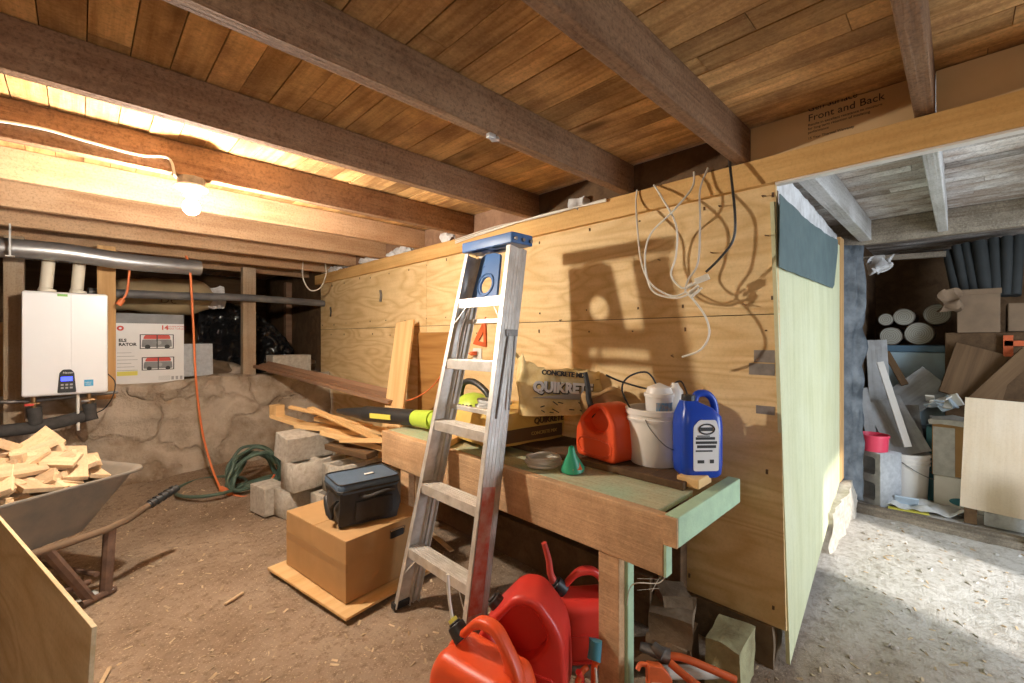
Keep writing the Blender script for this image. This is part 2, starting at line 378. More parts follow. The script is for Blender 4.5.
# ================================================================== SETTING
JOIST_Y = [-1.65, -1.08, -.50, .055, .60, 1.13, 1.76, 2.37, 2.98, 3.60, 4.20, 4.80, 5.40]
CZ, JZ = 2.125, 1.98
WX = 1.94
def floor_z(x, y):
    v_ = Vector((x, y, 0))
    z = .02*mn.noise(v_*1.7)+.012*mn.noise(v_*6)
    if x > 2: z += .006*mn.noise(v_*14)+.009*mn.noise(Vector((x*9, y*3, 4)))
    z += max(0, (y-4.0))*.13*(1 if x < 1.9 else 0)
    return z-.012
bm = nb(); nx, ny = 210, 220; x0, x1, y0, y1 = -2.6, 6.2, -2.6, 5.4
g = [[bm.verts.new((x0+(x1-x0)*i/nx, y0+(y1-y0)*j/ny, 0)) for j in range(ny+1)] for i in range(nx+1)]
for r_ in g:
    for v_ in r_: v_.co.z = floor_z(v_.co.x, v_.co.y)
for i in range(nx):
    for j in range(ny): bm.faces.new((g[i][j], g[i+1][j], g[i+1][j+1], g[i][j+1]))
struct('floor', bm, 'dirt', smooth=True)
# ceiling boards (random plank lengths), warm side and weathered side
def planks(xa, xb, w, ya, yb, seed):
    r_ = random.Random(seed); bm = nb(); x = xa
    while x < xb-1e-6:
        y = ya-r_.random()*1.5
        while y < yb:
            L = 1.2+r_.random()*2.2; a = max(y, ya); e = min(y+L-.002, yb)
            if e > a: bb(bm, (x+.0015, a, CZ+r_.random()*.003), (min(x+w, xb)-.0015, e, CZ+.022))
            y += L
        x += w
    return bm
struct('ceiling', planks(-2.55, 1.99, .095, -2.3, 7.2, 1), 'ceil')
struct('ceiling_weathered', planks(1.99, 6.1, .095, -2.2, .8, 2), 'ceil_grey')
bm = nb(); bb(bm, (-2.6, -2.4, CZ+.024), (6.1, 7.2, CZ+.04)); struct('ceiling_deck', bm, 'darkwood')
# joists
for i, y in enumerate(JOIST_Y):
    bm = nb(); bb(bm, (-2.5, y, JZ), (1.985, y+.048, CZ-.001))
    for v_ in bm.verts: v_.co.y += .0
    struct('ceiling_beam', bm, 'joist' if i < 8 else 'joist_light', bevel=.004)
for y in (-.50, .055, .45):
    bm = nb(); bb(bm, (1.99, y, JZ), (4.11, y+(.07 if y > .3 else .05), CZ-.001)); struct('ceiling_beam', bm, 'joist_grey', bevel=.004)
bm = nb(); bb(bm, (4.10, -2.2, 1.955), (4.16, .8, CZ)); struct('ceiling_beam', bm, 'header', bevel=.004)
# top plate along the plywood wall, runs on past its end
bm = nb(); bb(bm, (WX-.03, -2.2, 1.872), (WX+.012, 5.15, 1.976)); struct('trim_1', bm, 'plate', bevel=.003)
bm = nb(); bb(bm, (WX-.024, -2.2, 1.864), (WX+.012, .50, 1.8715)); struct('trim_daylit_edge', bm, 'whiteplastic')  # white strip stands for daylight on the plate's lower edge
# plywood sheets
bm = nb(); sheets = []
for (ya, yb) in ((.505, 2.93), (2.934, 5.05)):
    bb(bm, (WX, ya, .14), (WX+.018, yb, 1.362)); bb(bm, (WX, ya, 1.366), (WX+.018, yb, 1.876))
for v_ in bm.verts:
    if v_.co.y < .6: v_.co.y -= .036*(1-(v_.co.z-.14)/1.73)
struct('wall_right', bm, 'ply')
bm = nb(); bb(bm, (WX+.02, .52, .1), (WX+.10, 5.05, 1.87)); struct('wall_right_studs', bm, 'darkwood')
# nail heads / small screws in plywood
bm = nb()
for zz in (.22, .75, 1.30, 1.42, 1.84):
    for k in range(16):
        y = .53+k*.30+rnd.uniform(-.05, .05); cyl(bm, (WX-.0015, y, zz+rnd.uniform(-.02, .02)), (WX, y, zz), .0045, seg=8)
nl = obj('nail_heads', bm, 'ink_brown'); nl['kind'] = 'structure'
# concrete footing beneath the plywood
bm = nb(); bb(bm, (1.925, .515, -.05), (2.05, 5.1, .139)); bmesh.ops.subdivide_edges(bm, edges=bm.edges, cuts=24, use_grid_fill=True); rough(bm, .012, 9)
for v_ in bm.verts: v_.co.z = min(v_.co.z, .139)
struct('baseboard_right', bm, 'stone', smooth=True)
# foundation wall (stone) at the back and its ledge, crawlspace behind
def prof_wall(name, xa, xb, yf, mat, flip=False):
    bm = nb(); pr = []
    for k in range(28): pr.append((0, -.05+k*.95/27*.985))
    for k in range(30): pr.append((.03+k*.09, .90+.0*k))
    nX = 110; gr_ = []
    for i in range(nX+1):
        x = xa+(xb-xa)*i/nX; row = []
        for dy, z in pr:
            q = Vector((x, dy*1.0, z))
            off = .10*mn.noise(q*1.6)+.05*mn.noise(q*4.5)+.02*mn.noise(q*14)
            yy = yf+dy+(-off if dy < .1 else 0)-.16*max(0, .5-z)*(.4+mn.noise(Vector((x*1.3, 3, 0))))
            row.append(bm.verts.new((x, yy, z+(.05*mn.noise(q*3+Vector((5, 5, 5))) if z > .8 else 0))))
        gr_.append(row)
    for i in range(nX):
        for j in range(len(pr)-1): bm.faces.new((gr_[i][j], gr_[i+1][j], gr_[i+1][j+1], gr_[i][j+1]))
    return bm
struct('wall_back', prof_wall('w', -2.6, 1.93, 4.78, 'found'), 'found', smooth=True)
bm = nb(); bb(bm, (-2.6, 7.1, .6), (2.1, 7.2, 2.12)); struct('wall_crawlspace', bm, 'darkwood')
bm = nb(); bb(bm, (WX+.0, 5.06, .6), (WX+.1, 7.1, 2.12)); struct('wall_crawlspace_side', bm, 'darkwood')
bm = nb(); bb(bm, (-2.7, -2.4, -.05), (-2.5, 7.2, 2.12)); struct('wall_left_unseen', bm, 'found')  # unseen; raised to full height to hold back ambient light
bm = nb(); bb(bm, (-2.6, -2.4, -.05), (1.75, -2.25, 2.12)); struct('wall_front_unseen', bm, 'found')  # unseen; put in to cut ambient light from behind the camera
bm = nb(); bb(bm, (1.75, -2.4, -.05), (2.05, -2.25, 2.12)); bb(bm, (3.05, -2.4, -.05), (6.1, -2.25, 2.12)); bb(bm, (2.0, -2.4, 1.95), (3.1, -2.25, 2.12)); struct('wall_added_sun_gap', bm, 'found')  # unseen wall, added with a gap placed to shape the sun patch
# ---- side wall in line with the door: pale green plywood panel, felt, insulation, stud
def wy(x): return .505+(x-1.9)*.045
bm = nb(); a = Vector((1.90, wy(1.90), 0)); e = Vector((3.80, wy(3.80), 0))
vs = []
for x in (1.90, 3.80):
    for dy in (0, .014):
        for z in (.005 if x < 2 else .26, 1.80 if x < 2 else 1.92):
            lo_ = x < 2 and z < 1; vs.append(bm.verts.new((x+(.06 if lo_ else .02 if x < 2 else 0), wy(x)+dy-(.045 if lo_ else 0), z)))
for f in ((0, 1, 5, 4), (2, 6, 7, 3), (0, 4, 6, 2), (1, 3, 7, 5), (0, 2, 3, 1), (4, 5, 7, 6)): bm.faces.new([vs[i] for i in f])
struct('wall_side', bm, 'pane')
bm = nb(); n_ = 22; A = []; Bv = []
for i in range(n_+1):
    x = 1.903+(3.62-1.903)*i/n_; u = i/n_
    top = 1.80-.03*u-.05*u*u+.02*mn.noise(Vector((x*5, 0, 1)))+(.0 if u > .12 else (.03*(1-u/.12)))
    x = 1.903+(3.50-1.903)*u; top = 1.82+.085*u-.02*math.sin(u*PI)
    bot = 1.54+.04*u if u < .90 else 1.58+(u-.9)*2.4
    A.append(bm.verts.new((x, wy(x)-.020, bot+.004*mn.noise(Vector((x*8, 2, 1)))))); Bv.append(bm.verts.new((x, wy(x)-.018-.01*abs(mn.noise(Vector((x*3, 7, 1)))), top+.008*mn.noise(Vector((x*20, 0, 1))))))
for i in range(n_): bm.faces.new((A[i], A[i+1], Bv[i+1], Bv[i]))
o = obj('felt_sheet', bm, 'tar'); o.modifiers.new('s', 'SOLIDIFY').thickness = .003
tag(o, 'blue grey roofing felt stapled across the top of the pale green plywood panel', 'felt')
bm = nb(); bb(bm, (2.02, .525, 1.70), (3.80, .60, 1.99)); bmesh.ops.subdivide_edges(bm, edges=bm.edges, cuts=22, use_grid_fill=True); rough(bm, .028, 12, 3)
for v_ in bm.verts: v_.co.y = max(v_.co.y, wy(v_.co.x)+.0165); v_.co.z = min(v_.co.z, 1.995); v_.co.x = max(v_.co.x, 1.985)
# insulation lump reads above the panel
o = obj('insulation_batt', bm, 'insul', smooth=True); tag(o, 'crumbling white insulation showing above the blue grey felt', 'insulation')
bm = nb(); bb(bm, (3.80, wy(3.8)-.005, .26), (3.93, wy(3.8)+.035, 1.98)); struct('trim_3', bm, 'pine_z', bevel=.002)
bm = nb(); bb(bm, (3.15, .53, -.05), (4.02, .70, .235)); bmesh.ops.subdivide_edges(bm, edges=bm.edges, cuts=16, use_grid_fill=True); rough(bm, .03, 8, 5)
struct('baseboard_side', bm, 'conc', smooth=True)
# nook shell
bm = nb(); bb(bm, (4.1, .62, -.05), (6.0, .70, 2.12)); struct('wall_nook_left', bm, 'darkwood')
bm = nb(); bb(bm, (5.95, -2.2, -.05), (6.05, .8, 2.12)); struct('wall_nook_back', bm, 'darkwood')
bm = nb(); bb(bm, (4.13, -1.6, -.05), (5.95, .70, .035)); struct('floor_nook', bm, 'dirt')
bm = nb(); bb(bm, (4.07, -1.4, .0), (4.13, .66, .052)); bb(bm, (4.05, -1.4, -.03), (4.07, .66, .03)); struct('trim_4', bm, 'header', bevel=.004)
# dark felt hanging past the stud
bm = nb(); nX, nZ = 14, 40; gr_ = []
for i in range(nX+1):
    row = []
    for j in range(nZ+1):
        u = i/nX; w_ = j/nZ; q = Vector((u*2, w_*5, 1.3))
        row.append(bm.verts.new((3.935+.11*u, .60-.10*u-.05*abs(mn.noise(q*1.5))*(.3+u), .10+1.84*w_)))
    gr_.append(row)
for i in range(nX):
    for j in range(nZ): bm.faces.new((gr_[i][j], gr_[i+1][j], gr_[i+1][j+1], gr_[i][j+1]))
o = obj('felt_curtain', bm, 'tar_dark', smooth=True); o.modifiers.new('s', 'SOLIDIFY').thickness = .004
tag(o, 'crinkled dark felt hanging beside the bare stud at the storage nook', 'felt')
# foam board between the beams above the plate with its print
for (ya, yb, lab) in ((.105, .598, 'tan foam board with black print between two ceiling beams'), (-2.0, .053, 'plain tan foam board above the plate at the right edge')):
    bm = nb(); bb(bm, (WX+.012, ya, 1.977), (WX+.045, yb, CZ-.002)); fo = obj('foam_board', bm, 'foam'); tag(fo, lab, 'foam board')
    if ya > 0:
        ft = fo
def wallface(x, y, z): return frame((x, y, z), (0, -1, 0), (0, 0, 1))
for s_, (yy, zz), tx in ((.030, (.40, 2.118), 'Gen Surface'), (.036, (.40, 2.082), 'Front and Back'), (.0125, (.40, 2.064), 'Results in excellent resistance to moisture'), (.0125, (.40, 2.050), 'for long term retention of insulating'), (.0125, (.40, 2.036), 'performance'), (.0125, (.40, 2.014), '15 Year Thermal Warranty')):
    text('printed_lettering', tx, s_, wallface(WX+.011, yy, zz), 'ink', ft, .0004)
# blocking, brown boards between other beams above the plate
for k in range(4, len(JOIST_Y)-1):
    ya, yb = JOIST_Y[k]+.05, JOIST_Y[k+1]-.002
    bm = nb(); bb(bm, (WX+.015, ya, 1.977), (WX+.035, yb, CZ-.002)); struct('trim_5', bm, 'darkwood' if k < 6 else 'redwood')
for k, (yy) in enumerate((3.30, 3.9, 4.5, 4.75, 2.65, 1.45)):
    bm = nb(); L = .34 if k < 4 else .12
    box(bm, (WX-.008, yy, 2.0), (.035, L, .045)); bmesh.ops.subdivide_edges(bm, edges=bm.edges, cuts=8, use_grid_fill=True); rough(bm, .035, 22, k)
    o = obj('insulation_tuft', bm, 'insul', smooth=True); tag(o, 'tuft of white insulation stuffed above the top plate', 'insulation', 'insulation tufts above the plate')

# ================================================================== LAMP
t_ = thing('ceiling_lamp', 'bare lit bulb in a porcelain holder under the ceiling beams', 'lamp', (.354, 2.39, JZ))
bm = nb(); cyl(bm, (0, 0, -.035), (0, 0, -.0005), .052, seg=8); obj('junction_box', bm, 'steel', t_, .002)
bm = nb(); lathe(bm, [(0, -.036), (.058, -.036), (.062, -.045), (.058, -.052), (.040, -.060), (.034, -.075), (.030, -.082), (0, -.082)], 32); obj('lamp_holder', bm, 'ceramic', t_, smooth=True)
bm = nb(); lathe(bm, [(0, -.082), (.013, -.083), (.016, -.095), (.028, -.112), (.033, -.130), (.028, -.150), (.014, -.161), (0, -.164)], 28); obj('bulb', bm, 'bulb', t_, smooth=True)
ld = bpy.data.lights.new('bulb_light', 'POINT'); ld.energy = 128; ld.color = (1, .91, .79); ld.shadow_soft_size = .035
lo = bpy.data.objects.new('bulb_light', ld); COL.objects.link(lo); lo.location = (.354, 2.39, JZ-.205)
bm = nb(); pts = [P(-20, 118, y=2.362), P(40, 128, y=2.362), P(90, 142, y=2.362), P(140, 155, y=2.362), P(168, 158, y=2.362), (.29, 2.355, JZ-.01), (.30, 2.37, JZ-.02)]
tube(bm, pts, .0055, 8); o = obj('power_cable', bm, 'cable_white', smooth=True); tag(o, 'white cable stapled along the beam to the bare bulb', 'cable')

# ================================================================== LEFT BACK: heater etc
HY = 4.35
def hp(px, py, y=HY): return P(px, py, y=y)
a = hp(21, 290); e = hp(108, 391)
hx0, hx1, hz0, hz1 = a.x, e.x, e.z-.01, a.z
t_ = thing('water_heater', 'white wall hung tankless water heater with small blue display', 'water heater', ((hx0+hx1)/2, HY, hz0)); W_ = hx1-hx0; HH = hz1-hz0
def L_(x, z, y=0): return (x-(hx0+hx1)/2, y, z-hz0)
bm = nb(); bb(bm, (-W_/2, 0, 0), (W_/2, .22, HH)); obj('casing', bm, 'white', t_, .018, seg=4)
bm = nb(); bb(bm, (-W_/2+.004, -.004, .012), (.02-.002, 0.01, HH-.012)); bb(bm, (.02+.001, -.002, .012), (W_/2-.004, .01, HH-.012)); obj('front_cover', bm, 'white', t_, .003)
bm = nb(); prism(bm, roundpoly([(-.045, .018), (.048, .018), (.038, .155), (.022, .178), (-.018, .178), (-.035, .155)], .008), -.012, -.003); kp = obj('control_panel', bm, 'black', t_, .002)
bm = nb(); bb(bm, (-.028, -.0135, .098), (.030, -.012, .128)); obj('display', bm, 'screen', kp)
bm = nb()
for i in range(3):
    for j in range(2): bb(bm, (-.028+i*.022, -.0135, .045+j*.022), (-.014+i*.022, -.012, .057+j*.022))
obj('button', bm, 'greyink', kp)
text('brand_lettering', 'Navien', .018, frame((-.018, -.0135, .150), (1, 0, 0), (0, 0, 1)), 'print_white', kp)
bm = nb(); bb(bm, (.088, -.0055, .055), (.135, -.0045, .10)); es = obj('energy_label', bm, plain('label_blue', (.05, .36, .62), .5, 0, 0), t_)
text('label_lettering', 'ENERGY', .010, frame((.090, -.006, .078), (1, 0, 0), (0, 0, 1)), 'print_white', es); text('label_lettering', 'STAR', .012, frame((.094, -.006, .064), (1, 0, 0), (0, 0, 1)), 'print_white', es)
bm = nb(); bb(bm, (-.045, -.0055, HH-.03), (.005, -.0045, HH-.014)); obj('green_sticker', bm, plain('label_green', (.25, .55, .12), .5, 0, 0), t_)
for px_, lb in ((46, 0), (77, 0)):
    q = P(px_, 289, y=HY+.11)
    bm = nb(); cyl(bm, (q.x, q.y, hz1-.002), (q.x+.01, q.y, hz1+.03), .045, seg=28); cyl(bm, (q.x, q.y, hz1+.03), (q.x+.015, q.y+.02, hz1+.27), .034, seg=28)
    for v_ in bm.verts: v_.co -= Vector(((hx0+hx1)/2, HY, hz0))
    obj('vent_pipe', bm, 'pvc', t_, .002, smooth=True)
# posts behind the heater and in the crawlspace
def post(xa, xb, ya, yb, z0, z1, lab, mat='pine_z', grp=None):
    bm = nb(); bb(bm, (-(xb-xa)/2, -(yb-ya)/2, 0), ((xb-xa)/2, (yb-ya)/2, z1-z0)); o = obj('support_post', bm, mat, None, .003, loc=((xa+xb)/2, (ya+yb)/2, z0)); tag(o, lab, 'post', grp); return o
q0, q1 = P(3, 300, y=4.60), P(24, 300, y=4.60); post(q0.x, q1.x, 4.60, 4.69, .62, JZ+.0, 'rough wooden post to the left of the white water heater', 'pine_old')
q0, q1 = P(97, 300, y=4.60), P(116, 300, y=4.60); post(q0.x, q1.x, 4.60, 4.64, .80, JZ+.0, 'wooden post at the right side of the white water heater')
q0, q1 = P(243, 300, y=5.0), P(256, 300, y=5.0); post(q0.x, q1.x, 5.0, 5.09, .89, JZ+.0, 'grey brown square post standing on the foundation ledge', 'pine_old')
q0, q1 = P(286, 300, y=6.0), P(297, 300, y=6.0); post(q0.x, q1.x, 6.0, 6.09, .89, JZ+.0, 'reddish post deep in the crawlspace behind black plastic', 'redwood')
q0, q1 = P(21, 300, y=4.72), P(60, 300, y=4.72)
bm = nb(); bb(bm, (-.60, 4.70, .86), (.12, 4.72, 1.38)); o = obj('backing_board', bm, 'ply_brown'); tag(o, 'dark brown plywood backing board behind the water heater', 'board')
# duct and black pipe
bm = nb(); tube(bm, [P(-25, 246, y=4.30), P(60, 252, y=4.32), P(130, 262, y=4.36), P(200, 268, y=4.42)], .062, 20, sm=4); o = obj('sheet_metal_duct', bm, 'duct', smooth=True); tag(o, 'dull grey duct pipe running under the beams above the heater', 'duct')
bm = nb(); tube(bm, [P(88, 292, y=4.80), P(180, 296, y=4.86), P(250, 298, y=4.9), P(330, 304, y=4.96)], .035, 18, sm=3)
o = obj('drain_pipe', bm, 'pipe', smooth=True); tag(o, 'black plastic pipe crossing the crawlspace opening in front of the post', 'pipe')
bm = nb(); bb(bm, (-.004, -.012, 0), (.004, .012, .20)); bb(bm, (-.02, -.012, -.006), (.02, .012, .0)); o = obj('pipe_strap', bm, 'silver', loc=P(10, 246, y=4.2)+Vector((0, 0, -.06))); tag(o, 'small metal hanger strap on the duct at the left edge', 'strap')
# pipes beneath the heater
t_ = thing('foam_wrapped_pipe', 'thick grey foam wrapped pipe running low under the heater', 'pipe', (0, 0, 0))
bm = nb(); tube(bm, [P(-40, 434, y=4.42), P(30, 428, y=4.42), P(97, 413, y=4.42)], .042, 18, sm=3); obj('foam_sleeve', bm, 'rubber', t_, smooth=True)
for px_, py_ in ((36, 410), (91, 405)):
    a = P(px_, py_+14, y=4.40); bm = nb(); cyl(bm, a, (a.x-.01, a.y, hz0-.075), .034, .038, 20); obj('riser', bm, 'rubber', t_, smooth=True)
    bm = nb(); cyl(bm, (a.x-.01, a.y, hz0-.075), (a.x-.01, a.y, hz0+.003), .013, seg=14); cyl(bm, (a.x-.035, a.y-.01, hz0-.05), (a.x+.02, a.y-.01, hz0-.05), .012, seg=12); obj('valve', bm, 'brass', t_, smooth=True)
    bm = nb(); box(bm, (a.x-.03, a.y-.03, hz0-.052), (.045, .012, .016)); obj('valve_handle', bm, 'redink' if px_ < 50 else 'steel', t_, .003)
bm = nb(); a = P(78, 392, y=4.40); tube(bm, [(a.x, a.y, hz0), (a.x, a.y, hz0-.15), (a.x+.002, a.y, hz0-.26)], .009, 12); o = obj('condensate_pipe', bm, 'whiteplastic', smooth=True); tag(o, 'thin white drain tube dropping below the heater', 'pipe')
bm = nb(); tube(bm, [P(108, 374, y=4.45), P(115, 382, y=4.42), P(113, 396, y=4.40), P(105, 408, y=4.38), P(96, 413, y=4.4)], .004, 8); o = obj('black_cord', bm, 'black', smooth=True); tag(o, 'thin black cord looping from heater side to the pipe below', 'cord')
bm = nb(); tube(bm, [P(-20, 402, y=4.45), P(30, 401, y=4.45), P(118, 392, y=4.5)], .012, 10); o = obj('steel_rail', bm, 'steel', smooth=True); tag(o, 'rusty steel pipe rail right below the water heater', 'pipe')
# generator carton
q0, q1 = P(112, 385, y=4.86), P(184, 378, y=4.86); bw = q1.x-q0.x; zb = .885; zt = P(150, 314, y=4.86).z
t_ = thing('generator_carton', 'white printed carton picturing two portable generators, on the foundation ledge', 'box', ((q0.x+q1.x)/2, 4.86, zb), 0)
bh = zt-zb
bm = nb(); bb(bm, (-bw/2, 0, 0), (bw/2, .42, bh)); obj('carton', bm, 'print_white', t_, .004)
bm = nb(); bb(bm, (-bw/2, -.001, bh*.86), (bw/2, .42, bh+.002)); obj('dark_top', bm, 'print_grey', t_, .003)
fr = lambda x, z, y=-.003: frame((x, y, z), (1, 0, 0), (0, 0, 1))
def flat(bm, xa, za, xb, zb_, y=-.0025): bb(bm, (xa, y, za), (xb, 0, zb_))
def pic(cx, cz, w, h):
    bk = nb()
    for xa, za, xb, zb_ in ((-w, -h, -w+.007, h), (w-.007, -h, w, h), (-w, h-.006, w, h), (-w, -h, w, -h+.006), (-.004, -h, .004, h)): flat(bk, cx+xa, cz+za, cx+xb, cz+zb_, -.0034)
    obj('printed_frame', bk, 'ink', t_)
    bk = nb(); prism(bk, roundpoly([(cx-w*.82, cz+h*.35), (cx+w*.82, cz+h*.35), (cx+w*.74, cz+h*.92), (cx-w*.70, cz+h*.92)], .012, 3), -.0028, 0); obj('printed_tank', bk, 'redink', t_)
    bk = nb(); prism(bk, roundpoly([(cx-w*.9, cz-h*.75), (cx+w*.9, cz-h*.75), (cx+w*.85, cz+h*.3), (cx-w*.85, cz+h*.3)], .01, 3), -.0025, 0); obj('printed_engine', bk, 'print_grey', t_)
    for sx_ in (-.55, .6):
        bk = nb(); cyl(bk, (cx+sx_*w, -.0036, cz-h*.72), (cx+sx_*w, 0, cz-h*.72), h*.30, seg=20); obj('printed_wheel', bk, 'ink', t_)
    bk = nb(); cyl(bk, (cx+.1*w, -.0033, cz-h*.15), (cx+.1*w, 0, cz-h*.15), h*.30, seg=20); obj('printed_flywheel', bk, 'greyink', t_)
pic(.05, bh*.60, .115, .062); pic(.058, bh*.28, .110, .056)
text('red_lettering', '14 ', .052, fr(.075, bh*.775), 'redink', t_, bold=.002)
text('red_lettering', 'HORSE POWER\nPEAK TORQUE', .019, fr(.125, bh*.81), 'redink', t_)
text('red_lettering', 'O', .05, fr(-bw*.5+.03, bh*.76), 'redink', t_, bold=.004)
text('black_lettering', 'ELS\nRATOR', .034, fr(-bw*.5+.04, bh*.60), 'ink', t_, bold=.0015)
bm = nb()
for k in range(6): flat(bm, -bw*.5+.03, bh*(.44-.05*k), -bw*.5+.12+.02*(k % 3), bh*(.44-.05*k)+.004)
for k in range(5): flat(bm, .06, .02+.008*k, .14, .022+.008*k)
for k in range(3): flat(bm, bw*.5-.09+.03*k, .02, bw*.5-.072+.03*k, .05)
obj('small_print', bm, 'greyink', t_)
bm = nb(); flat(bm, -bw*.5+.03, bh*.12, -bw*.5+.16, bh*.18); obj('yellow_label', bm, 'yellow', t_)
# paper faced insulation rolls and sack behind
t_ = thing('insulation_roll', 'tan paper faced insulation bulging over the carton', 'insulation', P(165, 298, y=5.35), 4)
bm = nb(); tube(bm, [(-.42, 0, -.02), (-.2, 0, .02), (0, 0, 0), (.25, 0, .03), (.38, 0, 0)], lambda u: .17*(1-.5*abs(2*u-1)**3), 22, sm=5); rough(bm, .03, 7, 2); obj('roll', bm, 'paperroll', t_, smooth=True)
text('black_lettering', 'DUCT', .10, frame((-.07, -.175, -.06), (1, .1, 0), (0, -.1, 1)), 'ink_brown', t_, .004)
bm = nb(); box(bm, (.40, 0, .02), (.14, .2, .2)); bmesh.ops.subdivide_edges(bm, edges=bm.edges, cuts=6, use_grid_fill=True); rough(bm, .05, 14, 4); obj('torn_fluff', bm, 'insul', t_, smooth=True)
# black plastic
bm = nb(); nX, nZ = 90, 40; gr_ = []
a = P(200, 300, y=5.55).x; e = min(P(318, 300, y=5.55).x, 1.88)
for i in range(nX+1):
    row = []; u = i/nX
    for j in range(nZ+1):
        w_ = j/nZ; x = a+(e-a)*u; hz = .86+(.80*(1-u**3*.85))*w_
        q = Vector((x*2.2, hz*2.2, .5))
        row.append(bm.verts.new((x, 5.5+.25*mn.noise(q)+.12*abs(mn.noise(q*2.7))+.05*abs(mn.noise(q*7)), hz)))
    gr_.append(row)
for i in range(nX):
    for j in range(nZ): bm.faces.new((gr_[i][j], gr_[i+1][j], gr_[i+1][j+1], gr_[i][j+1]))
o = obj('plastic_sheeting', bm, 'blackfilm', smooth=True); o.modifiers.new('s', 'SOLIDIFY').thickness = .003; tag(o, 'crumpled shiny black plastic sheeting behind the ledge post', 'plastic sheet')
a = P(196, 375, y=5.1); bm = nb(); box(bm, (0, 0, .16), (.27, .04, .31)); o = obj('grey_slab', bm, 'conc_blue', None, .004, loc=(a.x, 5.1, .90)); o.rotation_euler = (R(-6), 0, 0); tag(o, 'pale grey panel leaning beside the printed generator carton', 'panel')
def cblock(label, loc, rz=0, rx=0, ry=0, mat='conc', L=.39, W=.19, Hh=.19, name='concrete_block', group=None, cores=True):
    """hollow block, cores run along local Z (height)"""
    if cores:
        ww = .032; cx = L/4-.004; hw = L/4-ww*.8; hh = W/2-ww
        bm = shape2d([(-L/2, -W/2), (L/2, -W/2), (L/2, W/2), (-L/2, W/2)],
                     [roundpoly([(sx*cx-hw, -hh), (sx*cx+hw, -hh), (sx*cx+hw, hh), (sx*cx-hw, hh)], .02, 3) for sx in (-1, 1)], Hh, .003, 1)
        bmesh.ops.translate(bm, verts=bm.verts, vec=(0, 0, Hh/2))
        o = obj(name, bm, mat)
    else:
        bm = nb(); box(bm, (0, 0, Hh/2), (L, W, Hh)); o = obj(name, bm, mat, None, .006)
    o.matrix_world = Matrix.Translation(loc) @ rot(rx, ry, rz); tag(o, label, 'concrete block' if 'conc' in mat else 'stone block', group); return o
a = P(289, 368, y=5.05); cblock('concrete block lying on the foundation ledge near the plywood corner', (a.x, 5.05, .90), 4, cores=False)
for k, (px_, py_, s_) in enumerate(((215, 372, .12), (228, 370, .09), (275, 358, .08), (300, 345, .12), (312, 335, .1))):
    a = P(px_, py_, y=5.3); bm = nb(); bmesh.ops.create_icosphere(bm, subdivisions=3, radius=s_); rough(bm, s_*.6, 8, k*3)
    o = obj('rubble_stone', bm, 'stone' if k % 2 == 0 else 'found', smooth=True, loc=(a.x, 5.3, .90+s_*.5)); o.scale = (1.3, 1, .7); tag(o, 'rough stone on the crawlspace ledge by the plastic', 'stone', 'rubble stones on the ledge')
# long trim boards from ledge toward the bench
for k in range(3):
    board('trim_board', 'long red brown board lying from the ledge along the plywood wall', 'board', (1.26+.05*k, 4.95, .985+.012*k), (1.66+.05*k, 2.98, .79+.02*k), .05, .028, 'redwood', 20*k, 'red brown boards along the wall')
# white cable loop at the corner
bm = nb(); tube(bm, [P(303, 262, y=4.6), P(303, 278, y=4.55), P(310, 290, y=4.5), P(320, 288, y=4.5), P(326, 275, y=4.5), P(325, 262, y=4.55)], .006, 8); o = obj('hanging_cable', bm, 'cable_white', smooth=True); tag(o, 'pale cable loop hanging from the beams by the plywood corner', 'cable')
# staple plates on plywood
for px_, py_, w_, h_, mat, lab in ((381, 296, .025, .10, 'steel', 'small oval metal plate on the upper plywood'), (331, 312, .018, .10, 'ink', 'dark slot shaped hole cut in the plywood')):
    bm = nb(); q = P(px_, py_, x=WX-.002); tube(bm, [(0, 0, -h_/2), (0, -.012, 0), (0, 0, h_/2)], w_/2, 8, flat=.9); o = obj('wall_plate' if mat == 'steel' else 'cut_slot', bm, mat, smooth=True, loc=(WX-.008, q.y, q.z)); tag(o, lab, 'plate' if mat == 'steel' else 'slot')

# ================================================================== extension cord + hose
t_ = thing('extension_cord', 'orange extension cord hanging from the beams to the hose coil', 'cord')
pts = [P(186, 256, y=4.40), P(190, 270, y=4.38), P(193, 320, y=4.40), P(196, 380, y=4.42), P(202, 430, y=4.42), P(211, 465, y=4.35), P(220, 488, y=4.15)]
bm = nb(); tube(bm, pts, .0085, 10); obj('cord', bm, 'orange_cord', t_, smooth=True)
bm = nb(); a = pts[-1]; b2 = a+Vector((.07, -.06, -.05)); cyl(bm, a, b2, .02, .026, 14); obj('plug', bm, 'orange_cord', t_, .004, smooth=True)
bm = nb(); tube(bm, [b2, b2+Vector((.08, -.05, -.03)), b2+Vector((.22, 0, -.02)), b2+Vector((.36, .12, .08)), b2+Vector((.42, .2, .25))], .0085, 10); obj('cord', bm, 'orange_cord', t_, smooth=True)
t_ = thing('cord_end', 'orange plug end dangling beside the water heater post', 'cord')
bm = nb(); tube(bm, [P(130, 263, y=4.45), P(129, 275, y=4.45), P(127, 292, y=4.45), P(122, 300, y=4.45)], .008, 10); obj('cord', bm, 'orange_cord', t_, smooth=True)
bm = nb(); cyl(bm, P(123, 299, y=4.45), P(118, 305, y=4.45), .018, .022, 14); obj('plug', bm, 'orange_cord', t_, .004, smooth=True)
bm = nb(); c0 = P(212, 487, z=.05)
def ring(c, rx_, ry_, n=14, z=0, tilt=0, ph=0):
    return [Vector(c)+Vector((rx_*math.cos(ph+2*PI*k/n), ry_*math.sin(ph+2*PI*k/n), z+tilt*math.cos(ph+2*PI*k/n))) for k in range(n)]
t_ = thing('garden_hose', 'dark green garden hose coiled against the foundation', 'hose')
